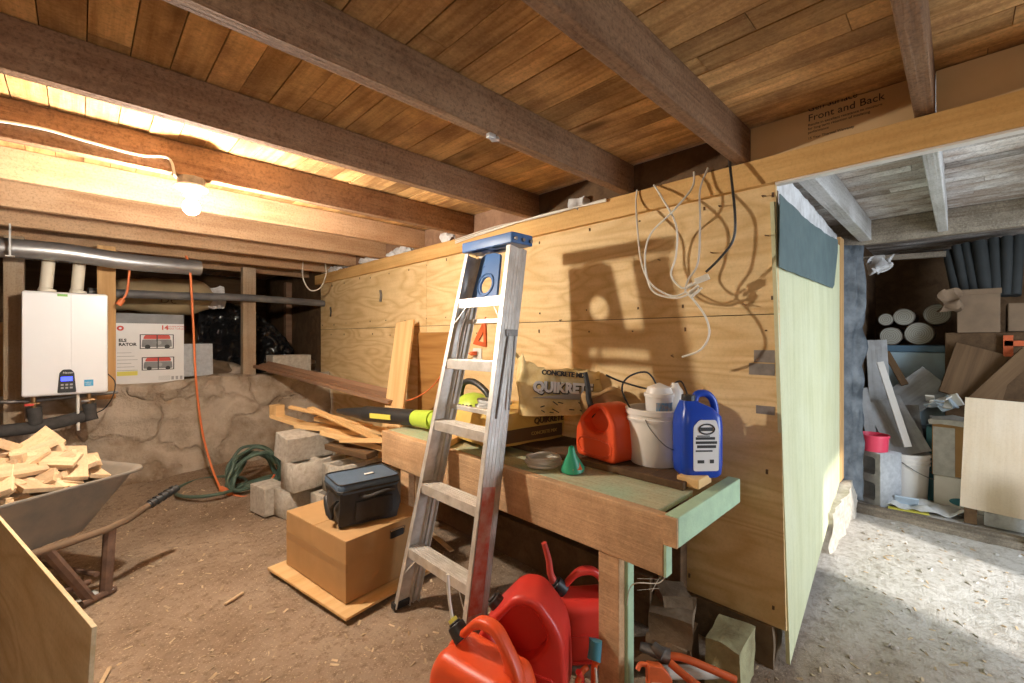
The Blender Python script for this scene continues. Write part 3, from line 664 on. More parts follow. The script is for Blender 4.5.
hm = c0; floor_b = floor_z(c0.x, c0.y)
bm = nb(); tube(bm, ring((c0.x, c0.y, floor_b+.03), .24, .26, z=.0), .013, 10, True); obj('loop', bm, 'hose', t_, smooth=True)
cc = P(252, 468, y=4.25)
for k in range(8):
    bm = nb(); rr = random.Random(k); ax_ = rr.uniform(-.5, .5); pts = []
    for j in range(16):
        a_ = 2*PI*j/16; r1 = .15+.03*rr.random(); pts.append(Vector((cc.x+math.cos(a_)*r1*(1.0+.1*k*.3), cc.y+.08*math.sin(a_+k)+ax_*.1-.1, max(.05, cc.z-.10+math.sin(a_)*(r1+.06)+rr.uniform(-.01, .01)+.01*k))))
    tube(bm, pts, .0125, 10, True); obj('loop', bm, 'hose', t_, smooth=True)

# ================================================================== concrete blocks pile
cx, cy = 1.12, 3.32
cblock('concrete block at the very bottom of the block pile', (1.20, 3.42, .0), 12)
cblock('hollow concrete block second up in the pile, cores facing up', (1.23, 3.33, .20), 8)
cblock('small concrete block standing on the dirt by the hose coil', (.99, 3.56, .0), 100, L=.22, W=.16, Hh=.20, cores=False)
cblock('concrete block at ground level in front of the pile', (1.36, 3.12, .0), 10, L=.39)
cblock('hollow concrete block beside the black tool bag', (1.42, 3.06, .20), 6, Hh=.19)
cblock('smooth concrete block lying tilted on top of the block pile', (1.20, 3.44, .395), 8, 10, 0, cores=False, L=.36, Hh=.18)
# wood pile of offcuts under the leaning board
WP = [((276, 416), (345, 438), .11, .03, .60, 3.6), ((300, 425), (365, 432), .12, .03, .58, 3.4), ((290, 407), (372, 426), .03, .02, .68, 3.35),
      ((325, 432), (395, 450), .10, .035, .52, 3.2), ((318, 418), (392, 433), .08, .03, .62, 3.3), ((330, 445), (372, 455), .09, .04, .47, 3.2),
      ((345, 440), (400, 440), .10, .03, .55, 3.1), ((310, 408), (380, 440), .05, .02, .66, 3.2)]
labs = ['wide pale board at the left end of the offcut pile', 'wide pale board lying across the middle of the offcut pile', 'long thin strip of wood lying on top of the pile', 'pale board low in the pile near the bench end', 'short pale board behind the thin strip', 'thick brown offcut beneath the other boards',
        'pale board running toward the bench beam', 'narrow board crossing the pile diagonally']
for k, ((a, c_, w_, th, z, d_), lb) in enumerate(zip(WP, labs)):
    p0 = P(*a, z=z+.0); p1 = P(*c_, z=z-.01)
    # keep lengths sensible by fixing depth
    p0 = P(a[0], a[1], d=d_); p1 = P(c_[0], c_[1], d=d_-.25)
    board('wood_offcut', lb, 'wood offcut', p0, p1, w_, th, 'pine' if k != 5 else 'darkwood', 6*(k % 3-1))
bm = nb(); a = P(277, 411, d=3.58); box(bm, (0, 0, 0), (.075, .09, .10)); o = obj('wood_offcut', bm, 'pine', None, .002, loc=a); o.rotation_euler = (0, 0, .3); tag(o, 'small square wood block at the far tip of the offcut pile', 'wood offcut')
# crate board under the pile (hidden support)
bm = nb(); bb(bm, (1.45, 2.75, 0), (1.88, 3.75, .36)); bmesh.ops.subdivide_edges(bm, edges=bm.edges, cuts=10, use_grid_fill=True); rough(bm, .05, 5, 4); o = obj('rubble_stone', bm, 'stone', smooth=True); tag(o, 'dark mound of rubble underneath the wood offcuts', 'stone')
# leaning wide pale plank
a = P(404, 322, x=1.90); b2 = P(388, 458, x=1.58)
board('leaning_plank', 'wide clean pine plank leaning upright against the plywood wall', 'plank', (b2.x, b2.y, b2.z), (1.855, a.y-.1, a.z), .19, .02, 'pine', -25)
# brown plywood offcut behind the ladder
bm = nb(); a = P(416, 400, x=1.90); b2 = P(449, 332, x=1.90); y_a, y_b = a.y, b2.y
bb(bm, (1.915, b2.y, .37), (1.932, a.y, b2.z)); o = obj('plywood_offcut', bm, 'ply_brown', None, .001); tag(o, 'brown plywood rectangle propped on the wall left of the ladder', 'plywood')

# ================================================================== WORKBENCH
BX, BZ = 1.33, .70
t_ = thing('workbench', 'rough plank workbench with a green painted near end, against plywood', 'workbench', (BX, .66, 0))
def bl(name, a, b_, mat, bev=.004, mt=None):
    bm = nb(); o_ = Vector((BX, .66, 0)); a = Vector(a)-o_; b_ = Vector(b_)-o_
    bb(bm, a, b_); return obj(name, bm, mat, t_, bev)
bl('front_board', (BX, .664, .505), (BX+.042, 2.50, .70), 'beam')
bl('top_board', (BX+.0425, .70, .679), (BX+.31, 2.5, .7002), 'greentop')
bl('back_board', (BX+.27, .72, .7005), (WX-.03, 2.5, .730), 'darkwood')
bl('end_beam', (BX+.004, .615, .612), (1.885, .662, .708), 'green')
bl('end_block', (BX-.008, .6155, .613), (BX+.0035, .6625, .706), 'beam', .002)
bl('green_edge', (BX+.002, .655, .505), (BX+.042, .6635, .611), 'green', .001)
bl('joining_block', (BX+.30, .675, .7085), (BX+.42, .76, .745), 'pine')
for (ya, yb) in ((.83, .915), (2.2, 2.29)):
    lg = bl('leg', (BX+.006, ya, .0), (BX+.046, yb, .504), 'beam'); 
    bl('leg', (BX+.046, ya-.012, -.01), (BX+.088, yb, .70), 'green' if ya < 1 else 'beam')
bl('cross_member', (BX+.09, .86, .60), (WX-.01, .90, .69), 'darkwood')
bl('cross_member', (BX+.09, 2.2, .60), (WX-.01, 2.24, .69), 'darkwood')
bl('back_leg', (WX-.12, .83, .0), (WX-.055, .90, .70), 'darkwood')
# lower dark timber under the bench
bm = nb(); bb(bm, (1.78, .95, .0), (1.86, 2.9, .22)); o = obj('ground_timber', bm, 'darkwood', None, .004); tag(o, 'dark timber lying along the wall under the workbench', 'timber')
bm = nb(); tube(bm, [(1.34, .665, .50), (1.36, .70, .46), (1.375, .80, .41), (1.372, .82, .33)], .0018, 5); tube(bm, [(1.35, .665, .51), (1.37, .70, .47), (1.40, .74, .40)], .0012, 5)
for k in range(2): tube(bm, [(1.355, .69, .48-.03*k), (1.372, .78, .44-.04*k)], .0006, 4)
o = obj('cobweb', bm, 'web'); tag(o, 'dusty cobweb strands between bench corner and leg', 'cobweb')

# ================================================================== LADDER
lean = math.atan2(.345, 1.73)
Y0, Y1b = 1.88, 1.36; T0, T1 = 1.765, 1.435; LZ = 1.73
t_ = thing('step_ladder', 'tall aluminium stepladder with blue top leaning on the bench edge', 'ladder', (1.06, 1.62, floor_z(1.06, 1.6)))
O_ = Vector((1.06, 1.62, 0))
def lad(u, y_, off=0): # u = height fraction
    return Vector((1.06+.345*u+off, y_, LZ*u))-O_
def ysl(u, s_): return (Y0+(T0-Y0)*u) if s_ < 0 else (Y1b+(T1-Y1b)*u)
def channel(bm, pa, pb, dep, wid, s_, th=.004):
    """C-channel rail: web in XZ plane, flanges toward inside"""
    d = (pb-pa).normalized(); n_ = Vector((d.z, 0, -d.x)).normalized(); yv = Vector((0, 1, 0))*(-s_)
    def bar(o0, a_, b_):
        vs = []
        for p in (pa, pb):
            for i_, j_ in ((0, 0), (1, 0), (1, 1), (0, 1)): vs.append(bm.verts.new(p+o0+a_*i_+b_*j_))
        for f in ((0, 1, 2, 3), (7, 6, 5, 4), (0, 4, 5, 1), (1, 5, 6, 2), (2, 6, 7, 3), (3, 7, 4, 0)): bm.faces.new([vs[i] for i in f])
    bar(Vector(), n_*dep, yv*th)                     # web
    bar(Vector(), n_*th, yv*wid); bar(n_*(dep-th), n_*th, yv*wid)
    for k in (.25, .5, .75): bar(n_*dep*k-yv*.0016, n_*.004, yv*.002)
for s_ in (-1, 1):
    bm = nb(); channel(bm, lad(.0, ysl(0, s_)), lad(.985, ysl(.985, s_)), .078, .026, -s_ if False else (1 if s_ < 0 else -1)); obj('front_rail', bm, 'alu', t_)
    bm = nb(); yo = (-.030 if s_ < 0 else .030)*0
    pa = Vector((1.06+.086, ysl(0, s_)+(-.012 if s_ < 0 else .012), .0))-O_; pb = Vector((1.06+.345+.080, ysl(1, s_)+(-.01 if s_ < 0 else .01), 1.70))-O_
    channel(bm, pa, pb, .036, .022, 1 if s_ < 0 else -1); obj('rear_rail', bm, 'alu', t_)
    bm = nb(); q = lad(0, ysl(0, s_)); box(bm, q+Vector((.045, (.0 if s_ > 0 else -.0), .006)), (.10, .034, .03)); obj('rubber_foot', bm, 'black', t_, .004)
# red label sleeve on lower right rail
bm = nb(); pa = lad(.10, ysl(.10, 1)-.0022); pb = lad(.38, ysl(.38, 1)-.0022); d = (pb-pa).normalized(); n_ = Vector((d.z, 0, -d.x)); vs = []
for p in (pa, pb):
    for i_, j_ in ((.004, 0), (.074, 0), (.074, 1), (.004, 1)): vs.append(bm.verts.new(p+n_*i_+Vector((0, -.0012*j_, 0))))
for f in ((0, 1, 2, 3), (7, 6, 5, 4), (0, 4, 5, 1), (1, 5, 6, 2), (2, 6, 7, 3), (3, 7, 4, 0)): bm.faces.new([vs[i] for i in f])
o = obj('warning_label', bm, 'alu_red', t_); o['label'] = 'faded red warning label'
for k in range(5):
    u = (.275+.298*k)/LZ
    a = lad(u, ysl(u, -1)); b2 = lad(u, ysl(u, 1)); ln = abs(a.y-b2.y)-.008; mid = (a+b2)/2
    bm = nb(); dpt = .078; box(bm, mid+Vector((dpt/2+.002, 0, 0)), (dpt, ln, .004)); box(bm, mid+Vector((.0015, 0, -.020)), (.003, ln, .044)); box(bm, mid+Vector((dpt+.0, 0, -.010)), (.003, ln, .02))
    for j in range(6): box(bm, mid+Vector((.010+j*.013, 0, .0032)), (.004, ln, .0024))
    st = obj('step', bm, 'alu', t_, .0007)
    if k in (0, 4):
        for s_ in (-1, 1):
            e_ = a if s_ < 0 else b2; sg = -1 if s_ < 0 else 1
            bm = nb(); p_ = e_+Vector((.004, -.10*(-sg) if False else sg*-.0, -.02)); inn = Vector((0, sg*.11, 0)) if s_ > 0 else Vector((0, -.11, 0))
            inn = Vector((0, (.10 if s_ > 0 else -.10), -.015)); e2 = lad(u-.075, ysl(u-.075, s_))+Vector((.01, (.008 if s_ > 0 else -.008), 0))
            tube(bm, [e_+inn+Vector((.01, 0, 0)), e2], .007, 8, sm=0, flat=.4); obj('brace', bm, 'alu', t_)
# rear horizontal bars
for u in (.30, .55, .80):
    x_ = 1.06+.098+u*.33; bm = nb(); box(bm, Vector((x_, (ysl(u, 1)+ysl(u, -1))/2, 1.70*u))-O_, (.022, abs(ysl(u, 1)-ysl(u, -1))-.03, .022)); obj('rear_bar', bm, 'alu', t_, .002)
# spreader arms
bm = nb()
for p0, p1 in (((.045, -.004, 1.30), (.030, -.004, .93)), ((.085, -.004, 1.29), (.10, -.004, .96))):
    a = Vector((1.06+.2*p0[2]+p0[0], ysl(p0[2]/LZ, 1)-.006, p0[2]))-O_; b2 = Vector((1.06+.2*p1[2]+p1[0], ysl(p1[2]/LZ, 1)-.006, p1[2]))-O_
    tube(bm, [a, b2], .004, 8, sm=0)
box(bm, Vector((1.06+.26+.065, ysl(.75, 1)-.006, 1.30))-O_, (.07, .004, .03)); obj('spreader', bm, 'steel', t_)
# inner spreader left (visible through)
bm = nb(); tube(bm, [Vector((1.40, 1.74, 1.42))-O_, Vector((1.36, 1.755, 1.30))-O_, Vector((1.33, 1.76, 1.12))-O_], .010, 8, flat=.4); obj('spreader', bm, 'alu', t_)
# blue top cap with slots and tray
capm = frame(Vector((1.455, 1.60, 1.735))-O_, (0, -1, 0), (1, 0, 0))
capm = Matrix.Translation(Vector((1.462, 1.60, 1.735))-O_) @ Matrix.Rotation(R(-90), 4, 'Z')
cw, cd = .37, .14
bm = shape2d(roundpoly([(-cw/2, -cd/2), (cw/2, -cd/2), (cw/2, cd/2), (-cw/2, cd/2)], .012, 3), [roundpoly([(-.13, -.05), (-.02, -.05), (-.02, -.03), (-.13, -.03)], .008, 3), roundpoly([(.02, -.05), (.13, -.05), (.13, -.03), (.02, -.03)], .008, 3), roundpoly([(-.05, .0), (.05, .0), (.05, .03), (-.05, .03)], .01, 3)], .05, .005, 2)
obj('top_cap', bm, 'bluecap', t_, mtx=Matrix.Translation(Vector((1.462, 1.60, 1.735))-O_) @ Matrix.Rotation(R(-90), 4, 'Z'))
bm = nb()
for yy in (1.425-.004, ): 
    for xx in (1.41, 1.46, 1.51): cyl(bm, Vector((xx, yy-.016, 1.73))-O_, Vector((xx, yy-.006, 1.73))-O_, .009, seg=12)
obj('rivet', bm, 'steel', t_)
# tray bracket (blue plate with round hole) hanging behind upper rails
pl = roundpoly([(-.10, -.135), (.10, -.135), (.075, .12), (.03, .135), (-.045, .135), (-.07, .12)], .012, 3)
holes = [[(.042*math.cos(a_*PI/12)+.0, -.03+.042*math.sin(a_*PI/12)) for a_ in range(24)]]
bm = shape2d(pl, holes, .014, .003, 2); trm = frame(Vector((1.455, 1.655, 1.57))-O_, (0, -1, 0), (.22, 0, 1))
tr = obj('folding_tray', bm, 'bluecap', t_, mtx=trm)
bm = nb(); tube(bm, [Vector((.058*math.cos(a_*PI/10), -.03+.058*math.sin(a_*PI/10), .008)) for a_ in range(20)], .005, 8, True, sm=1)
tube(bm, [Vector((-.06, .05+.02*k, .008)) for k in (0, 1)]+[Vector((-.03, .07, .008))], .003, 6); tube(bm, [(-.085, -.115, .008), (.085, -.115, .008)], .004, 6, sm=0); obj('tray_rim', bm, 'bluecap', tr, smooth=True)

# ================================================================== FUEL CANS
def fuel_can(name, label, mtx, mat, W=.15, Ln=.30, Hh=.30, spout='black', spout_out=True, bev=.03, style='frame'):
    """local X = length toward the cap, Z = up, Y = width"""
    t_ = thing(name, label, 'fuel can', mtx=mtx)
    up = Matrix.Rotation(R(90), 4, 'X')
    sx, sy = Ln/.32, Hh/.37
    out = roundpoly([(-.145, 0), (.145, 0), (.16, .06), (.158, .19), (.118, .262), (.015, .368), (-.06, .37), (-.15, .27), (-.16, .08)], [.035, .035, .05, .05, .03, .05, .05, .07, .05], 5)
    hole = roundpoly([(-.085, .225), (-.04, .165), (.035, .175), (.082, .235), (.012, .318), (-.05, .318)], .03, 5)
    sc_ = lambda pl, f=1.0, cx=0, cy=0: [((x-cx)*f*sx+cx*sx, (y-cy)*f*sy+cy*sy) for x, y in pl]
    hole = roundpoly([(-.105, .245), (-.045, .170), (.04, .170), (.105, .235), (.014, .334), (-.052, .336)], .035, 5)
    if style == 'loop':
        low = roundpoly([(-.145, 0), (.145, 0), (.16, .06), (.158, .19), (.112, .262), (.02, .258), (-.06, .262), (-.125, .265), (-.158, .20), (-.16, .08)], [.035, .035, .05, .05, .03, .03, .03, .05, .05, .05], 5)
        bm = shape2d(sc_(low), (), W, bev+.012, 6); obj('body', bm, mat, t_, mtx=up, smooth=True)
        hole2 = roundpoly([(-.10, .262), (-.02, .225), (.06, .235), (.098, .25), (.014, .336), (-.056, .338)], .03, 5)
        bm = shape2d(sc_([p for p in out]), [sc_(hole2)], .040*sx, .013, 4); obj('handle', bm, mat, t_, mtx=up, smooth=True)
    else:
        bm = shape2d(sc_(out), [sc_(hole)], W, min(bev, .017), 5); obj('body', bm, mat, t_, mtx=up, smooth=True)
        bm = shape2d(sc_(hole, 1.25, 0, .235), (), W*.30, W*.10, 4); obj('grip_recess', bm, mat, t_, mtx=up, smooth=True)
    bm = nb()
    for s_ in (-1, 1):
        tube(bm, [(-.10*sx, s_*W*.5, .04*sy), (.10*sx, s_*W*.5, .04*sy), (.11*sx, s_*W*.5, .13*sy), (-.11*sx, s_*W*.5, .13*sy)], .0045, 6, True, sm=3)
    obj('embossed_rib', bm, mat, t_, smooth=True)
    q = Vector((.090*sx, 0, .285*sy)); dd = Vector((.74, 0, .67)).normalized()
    bm = nb(); cyl(bm, q-dd*.02, q+dd*.030, .030, .028, seg=28); cyl(bm, q+dd*.030, q+dd*.038, .020, seg=24); obj('cap', bm, 'black', t_, .003, smooth=True)
    if spout == 'thin':
        e_ = q+dd*.038; bm = nb(); cyl(bm, e_, e_+dd*.012, .015, seg=16); obj('yellow_ring', bm, 'yellow', t_)
        bm = nb(); tube(bm, [e_+dd*.01, e_+dd*.03+Vector((0, 0, .05)), e_+dd*.04+Vector((0, 0, .12))], .0055, 10); obj('spout', bm, 'cable_white', t_, smooth=True)
    elif spout_out:
        bm = nb(); e_ = q+dd*.036; up_ = Vector((.0, 0, 1)); tube(bm, [e_, e_+dd*.02+up_*.02, e_+dd*.03+up_*.07, e_+dd*.055+up_*.12], lambda u: .016-.005*u, 12)
        obj('spout', bm, spout, t_, smooth=True)
    return t_
def at(loc, rz, rx=0, ry=0): return Matrix.Translation(loc) @ rot(rx, ry, rz)
fz = lambda x, y: floor_z(x, y)+.003
fuel_can('fuel_can', 'orange fuel can nearest the ladder foot, foremost on the dirt', at((.893, 1.04, fz(.87, 1.07)), 98), 'orange', .18, .34, .41, 'thin', True, .03, 'loop')
fuel_can('fuel_can', 'red fuel can with big triangular grip, between the orange can and the bench leg', at((1.13, 1.09, fz(1.14, 1.06)), 120), 'red', .165, .33, .405, 'black', False)
fuel_can('fuel_can', 'red fuel can with red spout farthest under the bench', at((1.45, 1.075, fz(1.45, 1.07)), 138), 'red', .17, .30, .36, 'redink', True, .03, 'loop')
fuel_can('fuel_can', 'small orange fuel can with black nozzle on the workbench', at((1.70, 1.12, .7315), 80), 'orange', .155, .25, .25, 'black', True, .025)

# ================================================================== BENCH ITEMS
# bucket
t_ = thing('white_bucket', 'white plastic bucket full of odds and ends beside the blue jug', 'bucket', (1.79, .93, .7315))
bm = nb(); lathe(bm, [(0, 0), (.102, 0), (.105, .004), (.119, .185), (.125, .186), (.126, .196), (.121, .200), (.121, .212), (.127, .214), (.127, .235), (.121, .238), (.114, .236), (.100, .008), (0, .008)], 44); obj('pail', bm, 'whiteplastic', t_, smooth=True)
bm = nb(); tube(bm, [(-.124, -.02, .20), (-.128, -.05, .16), (-.11, -.11, .10), (-.03, -.14, .085), (.07, -.13, .12), (.118, -.05, .19), (.122, -.03, .20)], .0022, 8); obj('bail_handle', bm, 'steel', t_, smooth=True)
t_ = thing('small_tub', 'small white tub with a blue label sitting in the bucket', 'tub', (1.765, .90, .935))
bm = nb(); lathe(bm, [(0, 0), (.052, 0), (.058, .085), (.062, .087), (.062, .10), (.056, .102), (.048, .125), (.0, .145)], 30); obj('tub', bm, 'whiteplastic', t_, smooth=True)
bm = nb(); rr_ = .0575
for k in range(10):
    a0 = R(195+k*8); a1 = R(195+(k+1)*8)
    vs = [bm.verts.new((rr_*math.cos(a_)*f, rr_*math.sin(a_)*f, z)) for a_, z in ((a0, .02), (a1, .02), (a1, .065), (a0, .065)) for f in (1,)]
    bm.faces.new(vs)
o = obj('blue_label', bm, plain('tub_label', (.08, .30, .50), .5, 0, .2, 60, (.45, .3, .2)), t_); o.modifiers.new('s', 'SOLIDIFY').thickness = .002
t_ = thing('spray_bottle', 'white bottle with dark blue cap stuffed in the bucket', 'bottle', (1.85, .87, .93), 0, None, 0, 0)
bm = nb(); lathe(bm, [(0, 0), (.032, 0), (.035, .01), (.035, .11), (.02, .13), (.014, .145), (0, .145)], 24); obj('bottle', bm, 'whiteplastic', t_, smooth=True)
bm = nb(); cyl(bm, (.0, -.036, .03), (.01, -.05, .02), .020, seg=16); obj('cap', bm, 'chestlid', t_, .003)
bm = nb(); c0 = Vector((1.72, .99, .98))
tube(bm, [c0+Vector(v_) for v_ in ((0, 0, -.05), (-.035, .04, .06), (-.02, .02, .12), (.05, -.03, .14), (.08, -.06, .08), (.03, -.05, .07), (-.05, .03, .10), (-.10, .08, .13))], .004, 8)
tube(bm, [c0+Vector(v_) for v_ in ((.10, -.10, -.03), (.11, -.11, .07), (.15, -.14, .10), (.16, -.17, .02))], .004, 8)
o = obj('black_cord', bm, 'black', smooth=True); tag(o, 'stiff black cord tangled out of the top of the bucket', 'cord')
# blue jug
t_ = thing('blue_jug', 'tall blue plastic jug with white label at the bench end', 'jug', (1.745, .73, .7315), -50+8)
bm = nb(); rows = []
JW, JD = .165, .125
for z, f, g_, sh in ((0, .82, .82, 0), (.012, .95, .95, 0), (.05, 1, 1, 0), (.20, 1, 1, 0), (.235, .96, .96, 0), (.265, .72, .74, -.01), (.285, .42, .50, -.03), (.292, .34, .42, -.035)):
    rows.append([bm.verts.new((x*f+sh, y*g_, z)) for x, y in roundpoly([(-JW/2, -JD/2), (JW/2, -JD/2), (JW/2, JD/2), (-JW/2, JD/2)], .035, 5)])
n_ = len(rows[0])
for r0, r1 in zip(rows, rows[1:]):
    for k in range(n_): bm.faces.new((r0[k], r0[(k+1) % n_], r1[(k+1) % n_], r1[k]))
bm.faces.new(rows[0][::-1]); bm.faces.new(rows[-1]); obj('jug_body', bm, 'blue', t_, smooth=True)
bm = nb(); cyl(bm, (-.035, 0, .288), (-.035, 0, .315), .026, seg=24); obj('cap', bm, 'black', t_, .003)
bm = nb(); tube(bm, [(-.012, 0, .285), (.0, 0, .315), (.035, 0, .318), (.062, 0, .295), (.072, 0, .255), (.070, 0, .21)], .0145, 12); obj('handle', bm, 'blue', t_, smooth=True)
def jl(bm, y, z, x0_, x1_, z0_, z1_): bb(bm, (x0_, y, z0_), (x1_, y+.002, z1_))
bm = nb(); prism(bm, roundpoly([(-.0435, .03), (.055, .03), (.055, .19), (.045, .225), (-.02, .225), (-.0435, .20)], .01), -JD/2-.0015, -JD/2+.001); lb = obj('label', bm, 'print_white', t_)
bm = nb(); tube(bm, [(.008+.03*math.cos(a_*PI/8), -JD/2-.002, .19+.019*math.sin(a_*PI/8)) for a_ in range(16)], .003, 6, True, sm=1); bb(bm, (-.018, -JD/2-.0025, .183), (.032, -JD/2-.001, .197)); obj('logo_oval', bm, 'ink', lb)
bm = nb()
for z_, x_0, x_1, h_ in ((.162, -.03, .02, .004), (.150, -.035, .040, .010), (.134, -.035, .048, .010), (.118, -.030, .044, .011), (.104, -.035, .030, .006), (.060, -.028, -.002, .012), (.060, .020, .036, .014)):
    bb(bm, (x_0, -JD/2-.0022, z_), (x_1, -JD/2-.001, z_+h_))
obj('label_lines', bm, 'ink', lb)
# funnel
t_ = thing('green_funnel', 'small green funnel tipped over at the bench front edge', 'funnel', (1.49, 1.15, .7015), 0, None, 0, 0)
fm = rot(0, -12, 25)
bm = nb(); lathe(bm, [(.048, 0), (.050, .003), (.047, .012), (.016, .072), (.011, .10), (.009, .10), (.013, .070), (.044, .012), (.045, 0)], 30); bmesh.ops.transform(bm, matrix=Matrix.Translation((0, 0, .012)) @ fm @ Matrix.Scale(1.02, 4), verts=bm.verts); obj('cone', bm, 'funnel', t_, smooth=True)
bm = nb(); prism(bm, roundpoly([(-.012, .0), (.03, .0), (.018, .045), (-.006, .045)], .004), -.001, .001, Matrix.Translation((-.028, -.036, .022)) @ rot(-32, 0, -38)); o = obj('paper_label', bm, 'orange_tool', t_)
# cord coils
def coil(name, label, cat, c, r, n, mat, wire=.005, seed=1, squash=.35, zr=.03):
    rr = random.Random(seed); bm = nb(); pts = []
    for k in range(n*10):
        a_ = 2*PI*k/10; q = r*(.75+.35*rr.random()*.6); pts.append(Vector((c[0]+q*math.cos(a_)*squash*1.6, c[1]+q*math.sin(a_), c[2]+wire+zr*(k/(n*10))+rr.random()*.006)))
    tube(bm, pts, wire, 8, sm=3); o = obj(name, bm, mat, smooth=True); tag(o, label, cat); return o
coil('cord_coil', 'coil of beige cord on the bench between funnel and yellow sacks', 'cord', (1.47, 1.30, .7015), .085, 5, 'cable_grey', .006, 3, .6, .035)
coil('rope_coil', 'coil of grey white rope on top of the lower yellow sack', 'rope', (1.50, 1.66, .915), .095, 5, 'cloth', .008, 5, .6, .03)
# lower sack (lying)
def puffbox(sx, sy, sz, cuts=10, amp=.012, sc=9, seed=0, puff=.15):
    bm = nb(); box(bm, (0, 0, sz/2), (sx, sy, sz)); bmesh.ops.subdivide_edges(bm, edges=bm.edges, cuts=cuts, use_grid_fill=True)
    for v_ in bm.verts:
        u = v_.co.x/(sx/2); w_ = v_.co.y/(sy/2); h_ = (v_.co.z-sz/2)/(sz/2)
        v_.co.x *= 1-puff*.4*h_*h_*abs(u); v_.co.y *= 1-puff*.4*h_*h_
        v_.co.z = sz/2+(v_.co.z-sz/2)*(1-puff*(u*u+w_*w_)*(1 if h_ > 0 else .0))
    rough(bm, amp, sc, seed)
    zmin = min(v_.co.z for v_ in bm.verts)
    for v_ in bm.verts: v_.co.z = max(v_.co.z-zmin-.003, 0)
    return bm
t_ = thing('cement_sack', 'full yellow cement sack lying flat on the workbench', 'sack', (1.665, 1.74, .7315), -8)
obj('paper_bag', puffbox(.46, .42, .165, 12, .010, 8, 3, .10), 'sack', t_, smooth=True)
bm = nb(); bb(bm, (-.16, -.2165, .02), (.215, -.208, .085)); obj('dark_print_band', bm, 'ink_brown', t_, .002)
text('brand_lettering', 'QUIKRETE', .044, frame((.02, -.216, .100), (1, 0, 0), (0, -.1, 1)), 'ink_brown', t_, .002, .001)
text('small_lettering', 'CONCRETE MIX', .024, frame((.0, -.219, .045), (1, 0, 0), (0, 0, 1)), 'sack', t_, .001)
# upper sack: standing crumpled opened bag
t_ = thing('cement_sack', 'opened crumpled cement sack standing on the flat yellow sack', 'sack', mtx=Matrix.Translation((1.775, 1.445, .885)) @ rot(0, 0, -30) @ Matrix.Scale(1.13, 4))
bm = nb(); nU, nV = 56, 16; rows = []
for j in range(nV+1):
    w_ = j/nV; row = []
    for i in range(nU):
        a_ = 2*PI*i/nU; sx_ = .20*(1+.05*w_); sy_ = .075*(1-.25*w_*w_)
        cx_ = math.copysign(abs(math.cos(a_))**.55, math.cos(a_))*sx_; cy_ = math.copysign(abs(math.sin(a_))**.7, math.sin(a_))*sy_
        hgt = .20+.075*max(0, -math.cos(a_))**2+.05*mn.noise(Vector((a_*1.7, 3, 0)))+.03*mn.noise(Vector((a_*5, 1, 0)))-.03*max(0, math.cos(a_))
        q = Vector((cx_, cy_, hgt*w_)); o3 = Vector((mn.noise(q*11), mn.noise(q*11+Vector((5, 0, 0))), 0))*.022
        row.append(bm.verts.new(q+o3*(.4+w_)))
    rows.append(row)
for r0, r1 in zip(rows, rows[1:]):
    for k in range(nU): bm.faces.new((r0[k], r0[(k+1) % nU], r1[(k+1) % nU], r1[k]))
bm.faces.new(rows[0][::-1]); o = obj('paper_bag', bm, 'sack_pale', t_, smooth=True); sm_ = o.modifiers.new('s', 'SOLIDIFY'); sm_.thickness = .003
bm = nb(); bmesh.ops.create_grid(bm, x_segments=10, y_segments=6, size=.5); bmesh.ops.scale(bm, verts=bm.verts, vec=(.34, .11, 1)); rough(bm, .02, 14, 4); obj('grey_mix', bm, 'kraft', t_, smooth=True, loc=(0, 0, .15))
text('brand_lettering', 'QUIKRETE', .060, frame((-.165, -.098, .115), (1, .03, -.08), (0, .0, 1)), 'print_white', t_, .003, .003)
text('brand_lettering', 'QUIKRETE', .060, frame((-.1625, -.095, .112), (1, .03, -.08), (0, .0, 1)), 'ink', t_, .003, .0055)
text('small_lettering', 'CONCRETE MIX', .029, frame((-.125, -.096, .185), (1, .02, -.10), (0, .0, 1)), 'ink', t_, .003, .001)
bm = nb(); prism(bm, [(.165-.33, .085), (.17, .060), (.17, .088), (.06, .10)], -.093, -.089); obj('grey_band', bm, 'greyink', t_)
bm = nb(); rr = random.Random(5)
for k in range(16):
    x_ = rr.uniform(-.12, .17); z_ = rr.uniform(.015, .06); box(bm, (x_, -.090, z_), (rr.uniform(.01, .035), .004, .004), rot(0, rr.uniform(-40, 40), 0))
obj('scuffed_print', bm, 'ink', t_)
# kraft bag right of sacks
t_ = thing('paper_sack', 'crumpled brown paper sack between yellow sacks and the white bucket', 'sack', (1.82, 1.22, .7315), -40)
obj('paper_bag', puffbox(.17, .13, .26, 9, .04, 11, 8, .05), 'kraft', t_, smooth=True)
